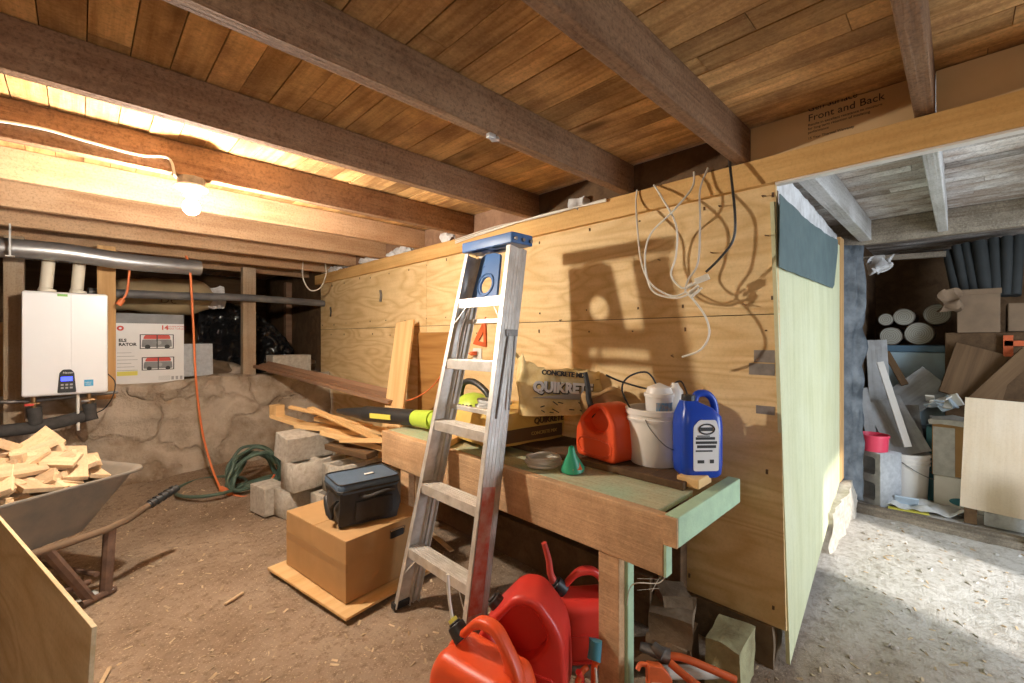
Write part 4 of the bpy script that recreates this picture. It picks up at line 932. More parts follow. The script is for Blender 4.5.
# leaf blower
t_ = thing('leaf_blower', 'lime green leaf blower with black tube resting on the bench', 'leaf blower', (0, 0, 0))
a = P(338, 411, d=3.2); b2 = P(415, 418, d=2.76); c_ = P(433, 420, d=2.66)
bm = nb(); tube(bm, [a, a+(b2-a)*.35, a+(b2-a)*.5, b2], lambda u: .016+.036*min(1, u*2.2), 20, sm=3); obj('blower_tube', bm, 'black', t_, smooth=True)
bm = nb(); tube(bm, [b2+(c_-b2)*.02, c_], lambda u: .050+.008*u, 20, sm=2); obj('tube_collar', bm, 'lime', t_, smooth=True)
dd = (b2-a).normalized(); mm = a+(b2-a)*.66; bm = nb(); bb(bm, (-.10, -.054, -.016), (.10, -.050, .016)); obj('tube_sticker', bm, 'yellow', t_, mtx=Matrix.Translation(mm) @ dd.to_track_quat('X', 'Z').to_matrix().to_4x4())
bc = P(474, 408, x=1.60); bm = nb(); bmesh.ops.create_uvsphere(bm, u_segments=28, v_segments=18, radius=.105); bmesh.ops.scale(bm, verts=bm.verts, vec=(1.0, 1.25, .95)); obj('motor_housing', bm, 'lime', t_, smooth=True, loc=(bc.x, bc.y, .86))
bm = nb(); tube(bm, [c_, (c_+Vector((bc.x, bc.y, .86)))/2, Vector((bc.x, bc.y+.08, .84))], .048, 18); obj('blower_neck', bm, 'lime', t_, smooth=True)
bm = nb(); tube(bm, [(bc.x, bc.y+.13, .90), (bc.x, bc.y+.10, 1.00), (bc.x, bc.y, 1.02), (bc.x, bc.y-.12, .96), (bc.x, bc.y-.14, .88)], .018, 12); obj('handle', bm, 'black', t_, smooth=True)
bm = nb(); 
for k in range(7): box(bm, (bc.x-.10+.012*abs(k-3)*.5, bc.y-.07+.025*k, .86), (.012, .008, .09))
cyl(bm, (bc.x-.115, bc.y, .86), (bc.x-.085, bc.y, .86), .028, seg=20); obj('vent_knob', bm, 'black', t_, .001)
bm = nb(); bb(bm, (bc.x-.10, bc.y-.12, .752), (bc.x+.10, bc.y+.14, .772)); obj('foot_plate', bm, 'lime', t_, .006)
bm = nb(); box(bm, (0, 0, .02), (.20, .09, .035)); o = obj('wood_offcut', bm, 'pine', None, .002, loc=(1.42, 1.93, .7015)); o.rotation_euler = (0, 0, .5); tag(o, 'short pale wood block lying on the bench behind the ladder', 'wood offcut')
# orange speed square + outlet
tri = [(-.09, -.075), (.05, -.095), (.045, .11)]; hl = [(-.03, -.055), (.025, -.063), (.023, .01)]
bm = shape2d(roundpoly(tri, .006, 2), [hl], .010, .002, 1); q = P(481, 333, x=WX-.012); o = obj('speed_square', bm, 'orange_tool', None, mtx=wallface(WX-.008, q.y, q.z)); tag(o, 'orange triangular square hanging on the plywood behind the ladder', 'square')
q = P(478, 357, x=WX); t_ = thing('wall_outlet', 'white electrical outlet with an orange plug behind the ladder', 'outlet', (WX-.001, q.y, q.z))
bm = nb(); bb(bm, (-.008, -.045, -.06), (0, .045, .06)); obj('cover_plate', bm, 'whiteplastic', t_, .003)
bm = nb()
for zz in (-.025, .025): cyl(bm, (-.010, 0, zz), (-.007, 0, zz), .018, seg=18)
obj('socket', bm, 'cable_grey', t_)
bm = nb(); box(bm, (-.03, .01, .025), (.045, .03, .028)); o = obj('orange_plug', bm, 'orange_tool', t_, .005); 
bm = nb(); tube(bm, [Vector((WX-.05, q.y+.01, q.z+.025)), (WX-.10, q.y+.12, q.z-.0), (WX-.16, q.y+.32, q.z-.22), (WX-.2, q.y+.55, q.z-.33), (WX-.25, q.y+.75, .79)], .005, 8); o = obj('orange_lead', bm, 'orange_cord', smooth=True); tag(o, 'orange power lead running from the wall outlet down to the bench', 'cord')

# ================================================================== WIRES on plywood
def wire(pts, r, mat, label, nm='hanging_wire', pr=None):
    bm = nb(); tube(bm, pts, r, 8, sm=7); o = obj(nm, bm, mat, pr, smooth=True)
    if label: tag(o, label, 'wire')
    return o
X_ = 1.80
def wp(px, py, x=X_): return P(px, py, x=x)
JX = 1.83
wire([wp(637, 190, 1.90), wp(636, 205, 1.88), wp(638, 235), wp(642, 265), wp(652, 285), wp(672, 296), wp(686, 292)], .0042, 'cable_white', 'leftmost of the pale wires hanging from the plate')
wire([wp(654, 185, 1.90), wp(662, 198, 1.84), wp(676, 225), wp(676, 255), wp(671, 275), wp(682, 288), wp(692, 283)], .0042, 'cable_white', 'pale wire bowing inward from the plate to the connector')
wire([wp(694, 172, 1.90), wp(692, 188, 1.86), wp(672, 212), wp(650, 235), wp(645, 262), wp(652, 290), wp(674, 298), wp(690, 294), wp(702, 288)], .0042, 'cable_white', 'pale wire crossing the others and looping low left')
wire([wp(708, 168, 1.90), wp(700, 190, 1.86), wp(700, 220), wp(698, 262), wp(688, 280), wp(685, 292)], .0042, 'cable_grey', 'straight pale wire dropping to the connector')
wire([wp(728, 150, 1.90), wp(731, 175, 1.85), wp(735, 215), wp(733, 240), wp(720, 258), wp(706, 272)], .0052, 'black', 'dark wire curving down to the connector from the beam')
wire([wp(686, 292), wp(696, 303), wp(706, 318), wp(709, 335), wp(700, 350), wp(682, 357)], .0042, 'cable_white', 'free pale wire end curling below the connector')
t_ = thing('wire_connector', 'small white connector block where the hanging wires meet', 'connector', wp(702, 279), 0)
m_ = frame((0, 0, 0), (.2, -1, .35), (0, .35, 1)); bm = nb(); box(bm, (0, 0, 0), (.055, .022, .02)); obj('connector_body', bm, 'cable_white', t_, .002, mtx=m_)
for k in range(3):
    bm = nb(); cyl(bm, (-.065, -.012-.022*k, 0), (-.02, -.004-.016*k, 0), .006, seg=8); obj('plug_tip', bm, 'cable_white', t_, mtx=m_)
# bent nails / staples in the plywood
for k, (px_, py_) in enumerate(((661, 197), (720, 207), (712, 253), (660, 260), (763, 197), (766, 236), (744, 304), (673, 355), (562, 320), (565, 392), (610, 400))):
    q = P(px_, py_, x=WX); bm = nb(); tube(bm, [(0, 0, 0), (-.03, -.005, -.002), (-.036, -.02, -.008)], .0022, 6, sm=2); o = obj('bent_nail', bm, 'ink_brown', loc=(WX, q.y, q.z)); tag(o, 'bent nail sticking out of the plywood wall', 'nail', 'bent nails in the plywood')
# duct tape strips
for (a, c_, lb) in (((754, 350), (778, 363), 'grey tape strip at the plywood edge, topmost of three'), ((749, 363), (779, 376), 'longest grey tape strip at the plywood edge, middle of three'), ((756, 405), (781, 416), 'grey tape strip at the plywood edge, lowest of three')):
    q0 = P(*a, x=WX-.001); q1 = P(*c_, x=WX-.001); bm = nb(); bb(bm, (WX-.0022, max(q1.y, .507), q1.z), (WX-.0002, q0.y, q0.z)); o = obj('tape_strip', bm, 'tape'); tag(o, lb, 'tape')
# loose electrical cables along the top of the plate
for k in range(3):
    bm = nb(); tube(bm, [(WX-.045, 2.5, 1.965-.012*k), (WX-.042, 2.1+.1*k, 1.982-.014*k), (WX-.046, 1.7, 1.968+.004*k), (WX-.044, 1.25, 1.972-.005*k)], .0045, 8); o = obj('plate_cable', bm, 'cable_white' if k else 'cable_grey', smooth=True); tag(o, 'cable stapled along the top plate above the ladder', 'cable', 'cables along the top plate')
# small knob hanging on middle beam
q = P(491, 134, z=JZ); bm = nb(); box(bm, (0, 0, -.008), (.03, .02, .016)); box(bm, (.018, .0, -.012), (.02, .03, .012), rot(0, 0, 30)); o = obj('beam_bracket', bm, 'silver', None, .002, loc=(q.x, q.y+.0, JZ)); tag(o, 'small bright bracket on the underside of the middle beam', 'bracket')

# ================================================================== CARTON + BAG
brz = 7
bc = Vector((1.085, 2.34, .022)); bw_, bd_, bh_ = .47, .60, .29
bm = nb(); box(bm, (0, 0, 0), (.60, .74, .012)); o = obj('thin_plywood', bm, 'pine', None, .001); o.matrix_world = Matrix.Translation((1.085, 2.33, .012)) @ rot(0, 0, 9); tag(o, 'thin pale plywood sheet on the dirt under the cardboard box', 'plywood')
t_ = thing('cardboard_box', 'large closed brown cardboard box with the black tool bag on top', 'box', bc, brz)
bm = nb(); bb(bm, (-bw_/2, -bd_/2, 0), (bw_/2, bd_/2, bh_)); obj('box_walls', bm, 'card', t_, .003)
bm = nb(); bb(bm, (-bw_/2, -bd_/2, bh_), (bw_/2, -.002, bh_+.003)); bb(bm, (-bw_/2, .002, bh_), (bw_/2, bd_/2, bh_+.003)); obj('flap', bm, 'card', t_, .001)
bm = nb(); bb(bm, (-bw_/2-.0006, -bd_/2-.0006, .145), (-bw_/2+.01, bd_/2, .185)); obj('side_tape', bm, 'card_tape', t_)
bm = shape2d(roundpoly([(-.045, -.018), (.045, -.018), (.045, .018), (-.045, .018)], .014, 4), (), .003, .0005, 1); obj('hand_hole', bm, 'ink', t_, mtx=frame((.055, -bd_/2-.0006, .235), (1, 0, 0), (0, 0, 1)))
bm = nb(); tube(bm, [(.01, -bd_/2-.003, .225), (.01, -bd_/2-.005, .262), (.10, -bd_/2-.005, .262), (.10, -bd_/2-.003, .225)], .005, 6, sm=0, flat=.5); obj('hand_hole_flap', bm, 'card_dark', t_)
t_ = thing('tool_bag', 'black soft tool bag with blue grey lid on the cardboard box', 'bag', (1.085, 2.255, .3155), -6)
obj('bag_body', puffbox(.31, .24, .185, 12, .016, 12, 5, .06), 'bagcloth', t_, smooth=True)
def lid_bm(sx, sy, sz, z0, r=.04):
    bm = nb(); rows = []
    for z, f in ((0, .99), (.006, 1.01), (sz*.8, 1.01), (sz, .97)):
        rows.append([bm.verts.new((x*f, y*f, z0+z+.012*math.cos(y*9)*(z > 0))) for x, y in roundpoly([(-sx/2, -sy/2), (sx/2, -sy/2), (sx/2, sy/2), (-sx/2, sy/2)], r, 5)])
    n_ = len(rows[0])
    for r0, r1 in zip(rows, rows[1:]):
        for k in range(n_): bm.faces.new((r0[k], r0[(k+1) % n_], r1[(k+1) % n_], r1[k]))
    bm.faces.new(rows[0][::-1]); bm.faces.new(rows[-1]); return bm
ld_ = obj('lid', lid_bm(.325, .26, .042, .172), 'bagblue', t_, smooth=True)
bm = nb(); bp = [(x, y, .188) for x, y in roundpoly([(-.163, -.132), (.163, -.132), (.163, .132), (-.163, .132)], .04, 4)]; tube(bm, bp, .005, 6, True, sm=0); bp = [(x, y, .222) for x, y in roundpoly([(-.160, -.128), (.160, -.128), (.160, .128), (-.160, .128)], .04, 4)]; tube(bm, bp, .004, 6, True, sm=0); obj('zipper', bm, 'black', ld_)
bm = nb(); box(bm, (.03, -.02, .226), (.05, .018, .003), rot(0, 0, 8)); o = obj('logo_patch', bm, 'print_white', ld_)
bm = nb(); tube(bm, [(.13, -.13, .15), (.06, -.155, .162), (-.02, -.15, .15), (-.06, -.13, .155)], .009, 8, flat=.4); obj('carry_handle', bm, 'bagcloth', t_, smooth=True)
bm = nb(); tube(bm, [(-.16, .05, .15), (-.19, .0, .14), (-.195, -.04, .09), (-.18, -.07, .05), (-.175, -.06, .10), (-.16, -.10, .14)], .011, 8, flat=.35); obj('side_strap', bm, 'black', t_, smooth=True)
bm = nb(); box(bm, (.02, -.122, .075), (.20, .012, .10)); obj('front_pocket', bm, 'bagcloth', t_, .006, seg=3)

# ================================================================== WHEELBARROW
u_ = Vector((.86, .51, 0)).normalized(); ang = math.degrees(math.atan2(u_.y, u_.x))
# tray near/handle corner ~ (.21,2.95,.60)
wl = Matrix.Translation((-.30, 3.02, 0)) @ rot(0, 0, ang)      # local x toward handles
t_ = thing('wheelbarrow', 'grey metal wheelbarrow heaped with wood scraps under the heater', 'wheelbarrow', mtx=wl)
bm = nb(); rows = []
RX0, RX1, RY, RZ = -.62, .48, .33, .60
def trow(xa, xb, hy, z, r, lip=0): return [bm.verts.new((x, y, z+.04*((x < 0)*abs(x)*.0))) for x, y in roundpoly([(xa, -hy), (xb, -hy), (xb, hy), (xa, hy)], r, 6)]
rows = [trow(-.38, .20, .17, .33, .08), trow(-.45, .27, .22, .345, .10), trow(-.58, .44, .31, .585, .13), trow(-.60, .46, .32, .60, .13), trow(-.615, .475, .335, .600, .135), trow(-.617, .477, .337, .588, .135)]
n_ = len(rows[0]); bm.faces.new(rows[0][::-1])
for r0, r1 in zip(rows, rows[1:]):
    for k in range(n_): bm.faces.new((r0[k], r0[(k+1) % n_], r1[(k+1) % n_], r1[k]))
o = obj('tray', bm, 'tray', t_, smooth=True); o.modifiers.new('s', 'SOLIDIFY').thickness = .004
for s_ in (-1, 1):
    bm = nb(); tube(bm, [(-.75, s_*.07, .20), (-.2, s_*.20, .315), (.30, s_*.27, .33), (.46, s_*.285, .375)], .019, 10, sm=3); obj('handle_shaft', bm, 'handle_wood', t_, smooth=True)
    bm = nb(); tube(bm, [(.46, s_*.285, .375), (.52, s_*.29, .395), (.62, s_*.295, .425)], lambda u: .019, 12, sm=2); rg = obj('handle_shaft', bm, 'handle_wood', t_, smooth=True)
    bm = nb(); tube(bm, [(.48, s_*.287, .382), (.63, s_*.296, .428)], .020, 12, sm=0)
    for k in range(5): q = Vector((.49+.028*k, s_*(.288+.001*k), .385+.0086*k)); tube(bm, [q, q+Vector((.012, 0, .004))], .025, 12, sm=0)
    obj('grip', bm, 'black', t_, smooth=True)
    bm = nb()
    for a_, b_ in (((.08, s_*.24, .33), (.24, s_*.26, .01)), ((.32, s_*.26, .34), (.30, s_*.26, .01))): board_pts = [a_, b_]; tube(bm, board_pts, .016, 8, sm=0, flat=1.6)
    tube(bm, [(.20, s_*.26, .012), (.34, s_*.26, .012)], .016, 8, sm=0, flat=1.4); obj('leg', bm, 'rustframe', t_)
    bm = nb(); tube(bm, [(.24, s_*.25, .10), (-.30, s_*.15, .12), (-.72, s_*.07, .18)], .013, 8, sm=0, flat=1.5); obj('brace', bm, 'rustframe', t_)
bm = nb(); tube(bm, [(.27, -.25, .12), (.27, .25, .12)], .012, 8, sm=0); obj('cross_brace', bm, 'rustframe', t_)
bm = nb(); tube(bm, [Vector((-.78+.155*math.cos(2*PI*k/20), 0, .185+.155*math.sin(2*PI*k/20))) for k in range(20)], .035, 12, True, sm=1); wh = obj('wheel', bm, 'black', t_, smooth=True)
bm = nb(); cyl(bm, (-.78, -.03, .185), (-.78, .03, .185), .11, seg=28); cyl(bm, (-.78, -.09, .185), (-.78, .09, .185), .012, seg=12); obj('rim', bm, 'steel', wh)
# scraps heaped in tray: individual offcuts
sc_shapes = []
rr = random.Random(21)
for k in range(6):
    bm = nb(); L = .11+.05*k; w_ = (.09, .05, .085, .04, .09, .14)[k]; th = (.038, .038, .02, .038, .019, .02)[k]
    if k % 2: prism(bm, [(-L/2, -w_/2), (L/2, -w_/2), (L/2-w_*.6, w_/2), (-L/2, w_/2)], -th/2, th/2, rot(90, 0, 0))
    else: box(bm, (0, 0, 0), (L, w_, th))
    o = obj('wood_scrap', bm, 'scrap', None, .0015); sc_shapes.append(o)
first = set()
posl = ['at the near rim', 'in the middle of the heap', 'at the far side of the tray']
def put(x, y, z, k, e, lab):
    src = sc_shapes[k]
    if k not in first: first.add(k); o = src
    else: o = src.copy(); COL.objects.link(o)
    o.matrix_world = wl @ Matrix.Translation((x, y, z)) @ rot(*e)
    tag(o, lab, 'wood scrap', 'wood scraps heaped in the wheelbarrow')
for k in range(6): put(-.34+.12*k, rr.uniform(-.05, .05), .56, k, (rr.uniform(-15, 15), rr.uniform(-15, 15), rr.uniform(0, 180)), 'pale wood scrap heaped in the wheelbarrow tray')
for i in range(130):
    a_ = rr.uniform(0, 2*PI); q_ = math.sqrt(rr.random()); x = -.03+.43*q_*math.cos(a_); y = .21*q_*math.sin(a_)
    z = .575+.18*(1-q_*q_)*rr.uniform(.2, 1)+.03*rr.random()
    k = rr.randrange(6)
    if q_ > .75: k = k % 3
    put(x, y, z, k, (rr.uniform(-35, 35), rr.uniform(-28, 28), rr.uniform(0, 180)), 'pale wood scrap heaped in the wheelbarrow tray')
for (x, y, z, k, e) in ((.27, -.10, .655, 4, (10, -18, 60)), (.16, .02, .69, 3, (0, 20, 130)), (-.08, .10, .77, 2, (20, -14, 30)), (.30, .10, .65, 2, (20, 10, 70)), (-.33, -.10, .70, 4, (-10, 18, 20)), (.02, -.14, .70, 5, (24, 6, 15)), (-.18, -.05, .79, 4, (10, -12, 160))):
    put(x, y, z, k, e, 'pale wood scrap heaped in the wheelbarrow tray')
# foreground plywood sheet, bottom left
A = Vector((-.955*.7133+1.0*FX, .955*FX+1.0*FY, 0)); 
rA, dA = -.955, 1.0
def cw_(r_, d_): return Vector((r_*FY+d_*FX, -r_*FX+d_*FY, 0))
A = cw_(-.985, 1.0); Bp = cw_(-.985-.835*1.5, 1+.55*1.5); dirv = (Bp-A).normalized()
bm = nb(); Lp = (Bp-A).length; bb(bm, (0, 0, 0), (Lp, .010, .615)); mfs = frame((A.x, A.y, .0), dirv, (0, 0, 1))
# local X along, Z up
zc = Vector((0, 0, 1)); yv = zc.cross(dirv)
mx = Matrix((dirv, yv, zc)).transposed().to_4x4(); mx.translation = Vector((A.x, A.y, floor_z(A.x, A.y)))
o = obj('plywood_sheet', bm, 'ply_x', None, .001); o.matrix_world = mx @ rot(3, 0, 0); tag(o, 'pale plywood sheet standing on edge at the lower left corner', 'plywood')
# torn paper scraps near the wheelbarrow leg
q = P(88, 600, z=0); bm = nb(); bmesh.ops.create_grid(bm, x_segments=8, y_segments=5, size=.5); bmesh.ops.scale(bm, verts=bm.verts, vec=(.17, .08, 1)); rough(bm, .03, 11, 6); o = obj('torn_paper', bm, 'cloth', smooth=True, loc=(q.x, q.y, .018)); o.rotation_euler = (0, 0, .3); o.modifiers.new('s', 'SOLIDIFY').thickness = .002; tag(o, 'torn grey paper scrap on the dirt near the wheelbarrow leg', 'paper')
for k, (a, c_, lb) in enumerate((((225, 602), (243, 588), 'thin pale stick lying alone on the open dirt'), ((100, 683), (110, 664), 'thin pale stick at the bottom left of the dirt'), ((428, 528), (452, 550), 'pale wood strip on the dirt behind the ladder'), ((497, 600), (520, 612), 'pale wood strip beside the right ladder foot'), ((155, 465), (190, 478), 'grey stick on the dirt below the foundation'))):
    p0 = P(*a, z=.016); p1 = P(*c_, z=.016); p0.z = floor_z(p0.x, p0.y)+.012; p1.z = floor_z(p1.x, p1.y)+.014
    board('wood_strip', lb, 'wood strip', p0, p1, .014 if k < 2 else .03, .008, 'scrap' if k < 4 else 'greywood')
# litter: uncountable chips on the dirt
bm = nb(); rr = random.Random(3)
for k in range(2600):
    x = rr.uniform(-.6, 4.0); y = rr.uniform(-.6, 4.4)
    if x > 1.9 and y > .45: continue
    s_ = rr.uniform(.002, .011); z = floor_z(x, y)+.002
    box(bm, (x, y, z), (s_*rr.uniform(1, 4), s_, .002), rot(rr.uniform(-25, 25), rr.uniform(-25, 25), rr.uniform(0, 180)))
o = obj('wood_chips', bm, wood('chip', (.60, .46, .30), (.34, .24, .14), var=.6)); tag(o, 'fine wood chips and litter strewn over the dirt floor', 'debris', None, 'stuff')
bm = nb()
for k in range(150):
    x = rr.uniform(2.0, 4.0); y = rr.uniform(-.9, .45); s_ = rr.uniform(.004, .014); z = floor_z(x, y)
    bmesh.ops.create_icosphere(bm, subdivisions=1, radius=s_, matrix=Matrix.Translation((x, y, z)) @ rot(rr.uniform(0, 90), 0, rr.uniform(0, 180)) @ Matrix.Diagonal((1.6, 1, .5, 1)))
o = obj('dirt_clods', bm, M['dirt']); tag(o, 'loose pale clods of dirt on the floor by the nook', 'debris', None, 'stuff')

# ================================================================== under the bench, right: stones and tools
def stone(label, loc, s_, rz=0, mat='stone', seed=1):
    bm = nb(); box(bm, (0, 0, s_[2]/2), s_); bmesh.ops.subdivide_edges(bm, edges=bm.edges, cuts=7, use_grid_fill=True); rough(bm, .014, 9, seed)
    o = obj('stone_block', bm, mat, smooth=True); o.matrix_world = Matrix.Translation(loc) @ rot(0, 0, rz); tag(o, label, 'stone')
stone('brown stone block at ground level below the plywood wall', (1.66, .79, .0), (.19, .15, .13), 8, seed=2)
stone('brown stone block second in the little stack under the bench', (1.66, .79, .125), (.19, .15, .10), 20, seed=3)
stone('small brown stone on top of the stack under the bench', (1.69, .80, .222), (.12, .11, .05), 40, seed=4)
stone('mossy yellowish stone block in front of the wall footing', (1.73, .60, .0), (.18, .13, .17), 4, 'moss', 5)
board('wood_offcut', 'flat dusty board leaning on the dirt behind the front bench leg', 'wood offcut', (1.50, .98, .02), (1.62, .70, .12), .10, .02, 'darkwood', 20)
# orange handled bolt cutters
t_ = thing('bolt_cutters', 'bolt cutters with orange handles lying under the bench end', 'bolt cutters')
a = P(640, 646, z=.16); b2 = P(736, 680, z=.10)
bm = nb(); tube(bm, [a+(b2-a)*.30, a+(b2-a)*.5+Vector((0, 0, .012)), b2], .013, 12, sm=4); obj('handle', bm, 'orange_tool', t_, smooth=True)
bm = nb(); off = Vector((-.05, -.05, -.03)); tube(bm, [a+(b2-a)*.30+off*.3, a+(b2-a)*.6+off, b2+off*1.2], .013, 12, sm=4); obj('handle', bm, 'orange_tool', t_, smooth=True)
bm = nb(); tube(bm, [a, a+(b2-a)*.12, a+(b2-a)*.32], lambda u: .014+.012*u, 10, sm=4, flat=.6); cyl(bm, a+(b2-a)*.2+Vector((0, -.02, .0)), a+(b2-a)*.2+Vector((0, .02, .01)), .02, seg=16); obj('jaw', bm, 'steel', t_, smooth=True)
t_ = thing('hand_pump', 'orange metal tool with small tag beside the bolt cutters', 'tool')
q = P(656, 676, z=.12); bm = nb(); prism(bm, roundpoly([(-.035, -.12), (.04, -.12), (.05, .0), (.02, .035), (-.03, .04)], .01), -.02, .02); obj('tool_body', bm, 'orange_tool', t_, .004, mtx=Matrix.Translation(q) @ rot(-12, 0, -45))
bm = nb(); tube(bm, [q+Vector((-.01, .02, .03)), q+Vector((-.03, .04, .035)), q+Vector((-.045, .045, .02))], .008, 10); obj('lever', bm, 'orange_tool', t_, smooth=True)
bm = nb(); bb(bm, (-.022, -.0225, -.06), (.012, -.0205, -.01)); obj('paper_tag', bm, 'cable_grey', t_, mtx=Matrix.Translation(q) @ rot(-12, 0, -45))
q = P(594, 668, z=.14); t_ = thing('pipe_wrench', 'orange wrench with dark taped grip leaning before the bench leg', 'wrench')
bm = nb(); tube(bm, [q+Vector((0, 0, -.14)), q, q+Vector((.01, -.01, .03))], .017, 12, sm=3, flat=.6); obj('shank', bm, 'orange_tool', t_, smooth=True)
bm = nb(); tube(bm, [q+Vector((.0, .0, .03)), q+Vector((.02, .005, .085))], .022, 12, sm=2); rough(bm, .006, 40); obj('taped_grip', bm, 'teal', t_, smooth=True)
bm = nb(); tube(bm, [q+Vector((-.02, -.02, .02)), q+Vector((-.015, -.02, -.03)), q+Vector((-.03, -.025, -.08)), q+Vector((-.02, -.03, -.12))], .004, 6); obj('twine', bm, 'cable_white', t_)
t_ = thing('red_shears', 'red handled shears standing between wrench and red cans', 'shears'); q = P(580, 676, z=.12)
bm = nb(); tube(bm, [q+Vector((-.03, .02, -.12)), q+Vector((.0, 0, 0)), q+Vector((.03, -.01, .02))], .010, 10); obj('handle', bm, 'orange_tool', t_, smooth=True)
bm = nb(); tube(bm, [q+Vector((.03, .02, -.12)), q+Vector((.01, 0, -.02)), q+Vector((-.01, .0, .02))], .010, 10); obj('handle', bm, 'red', t_, smooth=True)
q = P(704, 672, z=.07); bm = nb(); tube(bm, [q+Vector((-.14, .1, .02)), q, q+Vector((.12, -.08, -.02))], .022, 14, sm=3); o = obj('wooden_shaft_end', bm, 'cable_grey', smooth=True); tag(o, 'pale wooden stick lying beneath the bolt cutters', 'stick')
bm = nb(); q = P(614, 662, z=.2)
# gas cap with yellow stripe by orange can (spout on ground can)

# ================================================================== NOOK
def np_(px, py, x): return P(px, py, x=x)
NZ = .036
cb = shape2d([(-.095, -.195), (.095, -.195), (.095, .195), (-.095, .195)], [roundpoly([(-.055, sy*.094-.062), (.055, sy*.094-.062), (.055, sy*.094+.062), (-.055, sy*.094+.062)], .02, 3) for sy in (-1, 1)], .19, .003, 1)
o = obj('concrete_block', cb, 'conc_blue'); q = P(872, 503, x=4.25)
o.matrix_world = frame((4.27, .43, NZ+.197), (-.55, -.83, 0), (0, 0, 1)); tag(o, 'pale hollow concrete block standing on end below the red pot', 'concrete block')
t_ = thing('red_pot', 'pink red plastic pot sitting on the upright concrete block', 'pot', (4.24, .455, NZ+.394))
bm = nb(); lathe(bm, [(0, 0), (.078, 0), (.086, .004), (.092, .105), (.098, .106), (.098, .122), (.090, .122), (.080, .008), (0, .008)], 34); obj('pot', bm, 'pinkred', t_, smooth=True)
t_ = thing('white_pail', 'white ribbed pail in the storage nook beside the upright block', 'bucket', (4.52, .30, NZ))
bm = nb(); pr = [(0, 0), (.125, 0), (.13, .004), (.142, .28), (.150, .281), (.150, .292), (.143, .294), (.144, .310), (.152, .311), (.152, .322), (.145, .324), (.146, .342), (.154, .344), (.154, .365), (.146, .367), (.125, .01), (0, .01)]; lathe(bm, pr, 44); obj('pail', bm, 'whiteplastic', t_, smooth=True)
bm = nb(); tube(bm, [(-.15, .02, .32), (-.14, -.08, .25), (-.06, -.16, .2), (.06, -.165, .2), (.14, -.08, .27), (.15, 0, .32)], .003, 8); obj('bail_handle', bm, 'steel', t_, smooth=True)
def nb_board(nm, lab, a, b_, w_, th, mat, roll=0, cat='board'):
    a = Vector(a); b_ = Vector(b_); X = (b_-a).normalized(); Z = Vector((-1, -.25, .15)); Z = (Z-X*Z.dot(X)).normalized(); Y = Z.cross(X)
    mt = Matrix((X, Y, Z)).transposed().to_4x4(); mt.translation = (a+b_)/2
    bm = nb(); box(bm, (0, 0, 0), ((b_-a).length, w_, th)); return tag(obj(nm, bm, mat, None, .002, mtx=mt), lab, cat)
nb_board('old_board', 'wide blue grey weathered board leaning into the white pail', np_(881, 400, 4.62), np_(912, 455, 4.50), .24, .022, 'greywood', 85)
nb_board('old_board', 'thin white painted lath leaning above the weathered board', np_(880, 362, 4.58), np_(908, 447, 4.44), .045, .02, 'whiteplastic', 70)
nb_board('old_board', 'tall grey board standing in the nook beside the dark felt', np_(876, 340, 4.85), np_(884, 472, 4.72), .14, .02, 'greywood', 88)
nb_board('old_board', 'short pale slat standing at the left side of the nook', np_(862, 388, 4.55), np_(872, 440, 4.50), .07, .015, 'greywood', 88)
nb_board('old_board', 'large pale board tilted in the middle of the nook', np_(898, 405, 4.98), np_(938, 378, 4.98), .26, .02, 'greywood', 75)
nb_board('old_board', 'narrow bleached branch like stick leaning in the nook', np_(962, 345, 5.0), np_(947, 398, 4.9), .035, .03, 'greywood', 0)
nb_board('old_board', 'dark slanted stick leaning by the pale blue chest', np_(886, 352, 5.05), np_(905, 385, 4.95), .05, .02, 'darkwood', 60)
nb_board('old_board', 'wide brown plank leaning behind the plywood sheet', np_(985, 350, 4.95), np_(968, 400, 4.75), .34, .02, 'darkwood', 88)
nb_board('old_board', 'brown plank crossing diagonally at the right of the nook', np_(1030, 352, 4.9), np_(975, 402, 4.7), .10, .03, 'darkwood', 40)
nb_board('old_board', 'big brown board tucked behind other boards at right edge', np_(1015, 335, 5.2), np_(1000, 400, 5.1), .5, .02, 'card_dark' if False else 'joist', 88)
bm = nb(); q0 = np_(1008, 342, 4.98); box(bm, (0, 0, 0), (.012, .05, .16)); box(bm, (0, -.04, .02), (.012, .12, .04)); o = obj('orange_mark', bm, 'orange_tool', loc=q0+Vector((-.02, 0, -.03))); tag(o, 'bright orange plastic piece on the boards at right edge', 'plastic')
# chest with logs
ca = np_(879, 345, 5.15); cb_ = np_(956, 345, 5.15)
t_ = thing('storage_chest', 'pale blue enamel chest carrying logs at the back of the nook', 'chest', (5.15, (ca.y+cb_.y)/2, NZ)); cwid = ca.y-cb_.y
ch = ca.z-NZ
bm = nb(); bb(bm, (0, -cwid/2, 0), (.55, cwid/2, ch-.06)); obj('chest_body', bm, 'chest', t_, .01)
bm = nb(); bb(bm, (-.01, -cwid/2-.01, ch-.059), (.56, cwid/2+.01, ch)); obj('lid', bm, 'chestlid', t_, .008)
top = NZ+ch
lg = [(886, 311, .055, 0), (904, 309, .075, 0), (937, 313, .09, 0), (891, 328, .08, 0), (919, 327, .10, 0)]
lgl = ['smallest round cut log at the upper left of the log stack', 'round cut log second from left in the upper row', 'rightmost round cut log in the upper row', 'left cut log in the bottom row of the stack', 'largest cut log in the bottom row, in the middle']
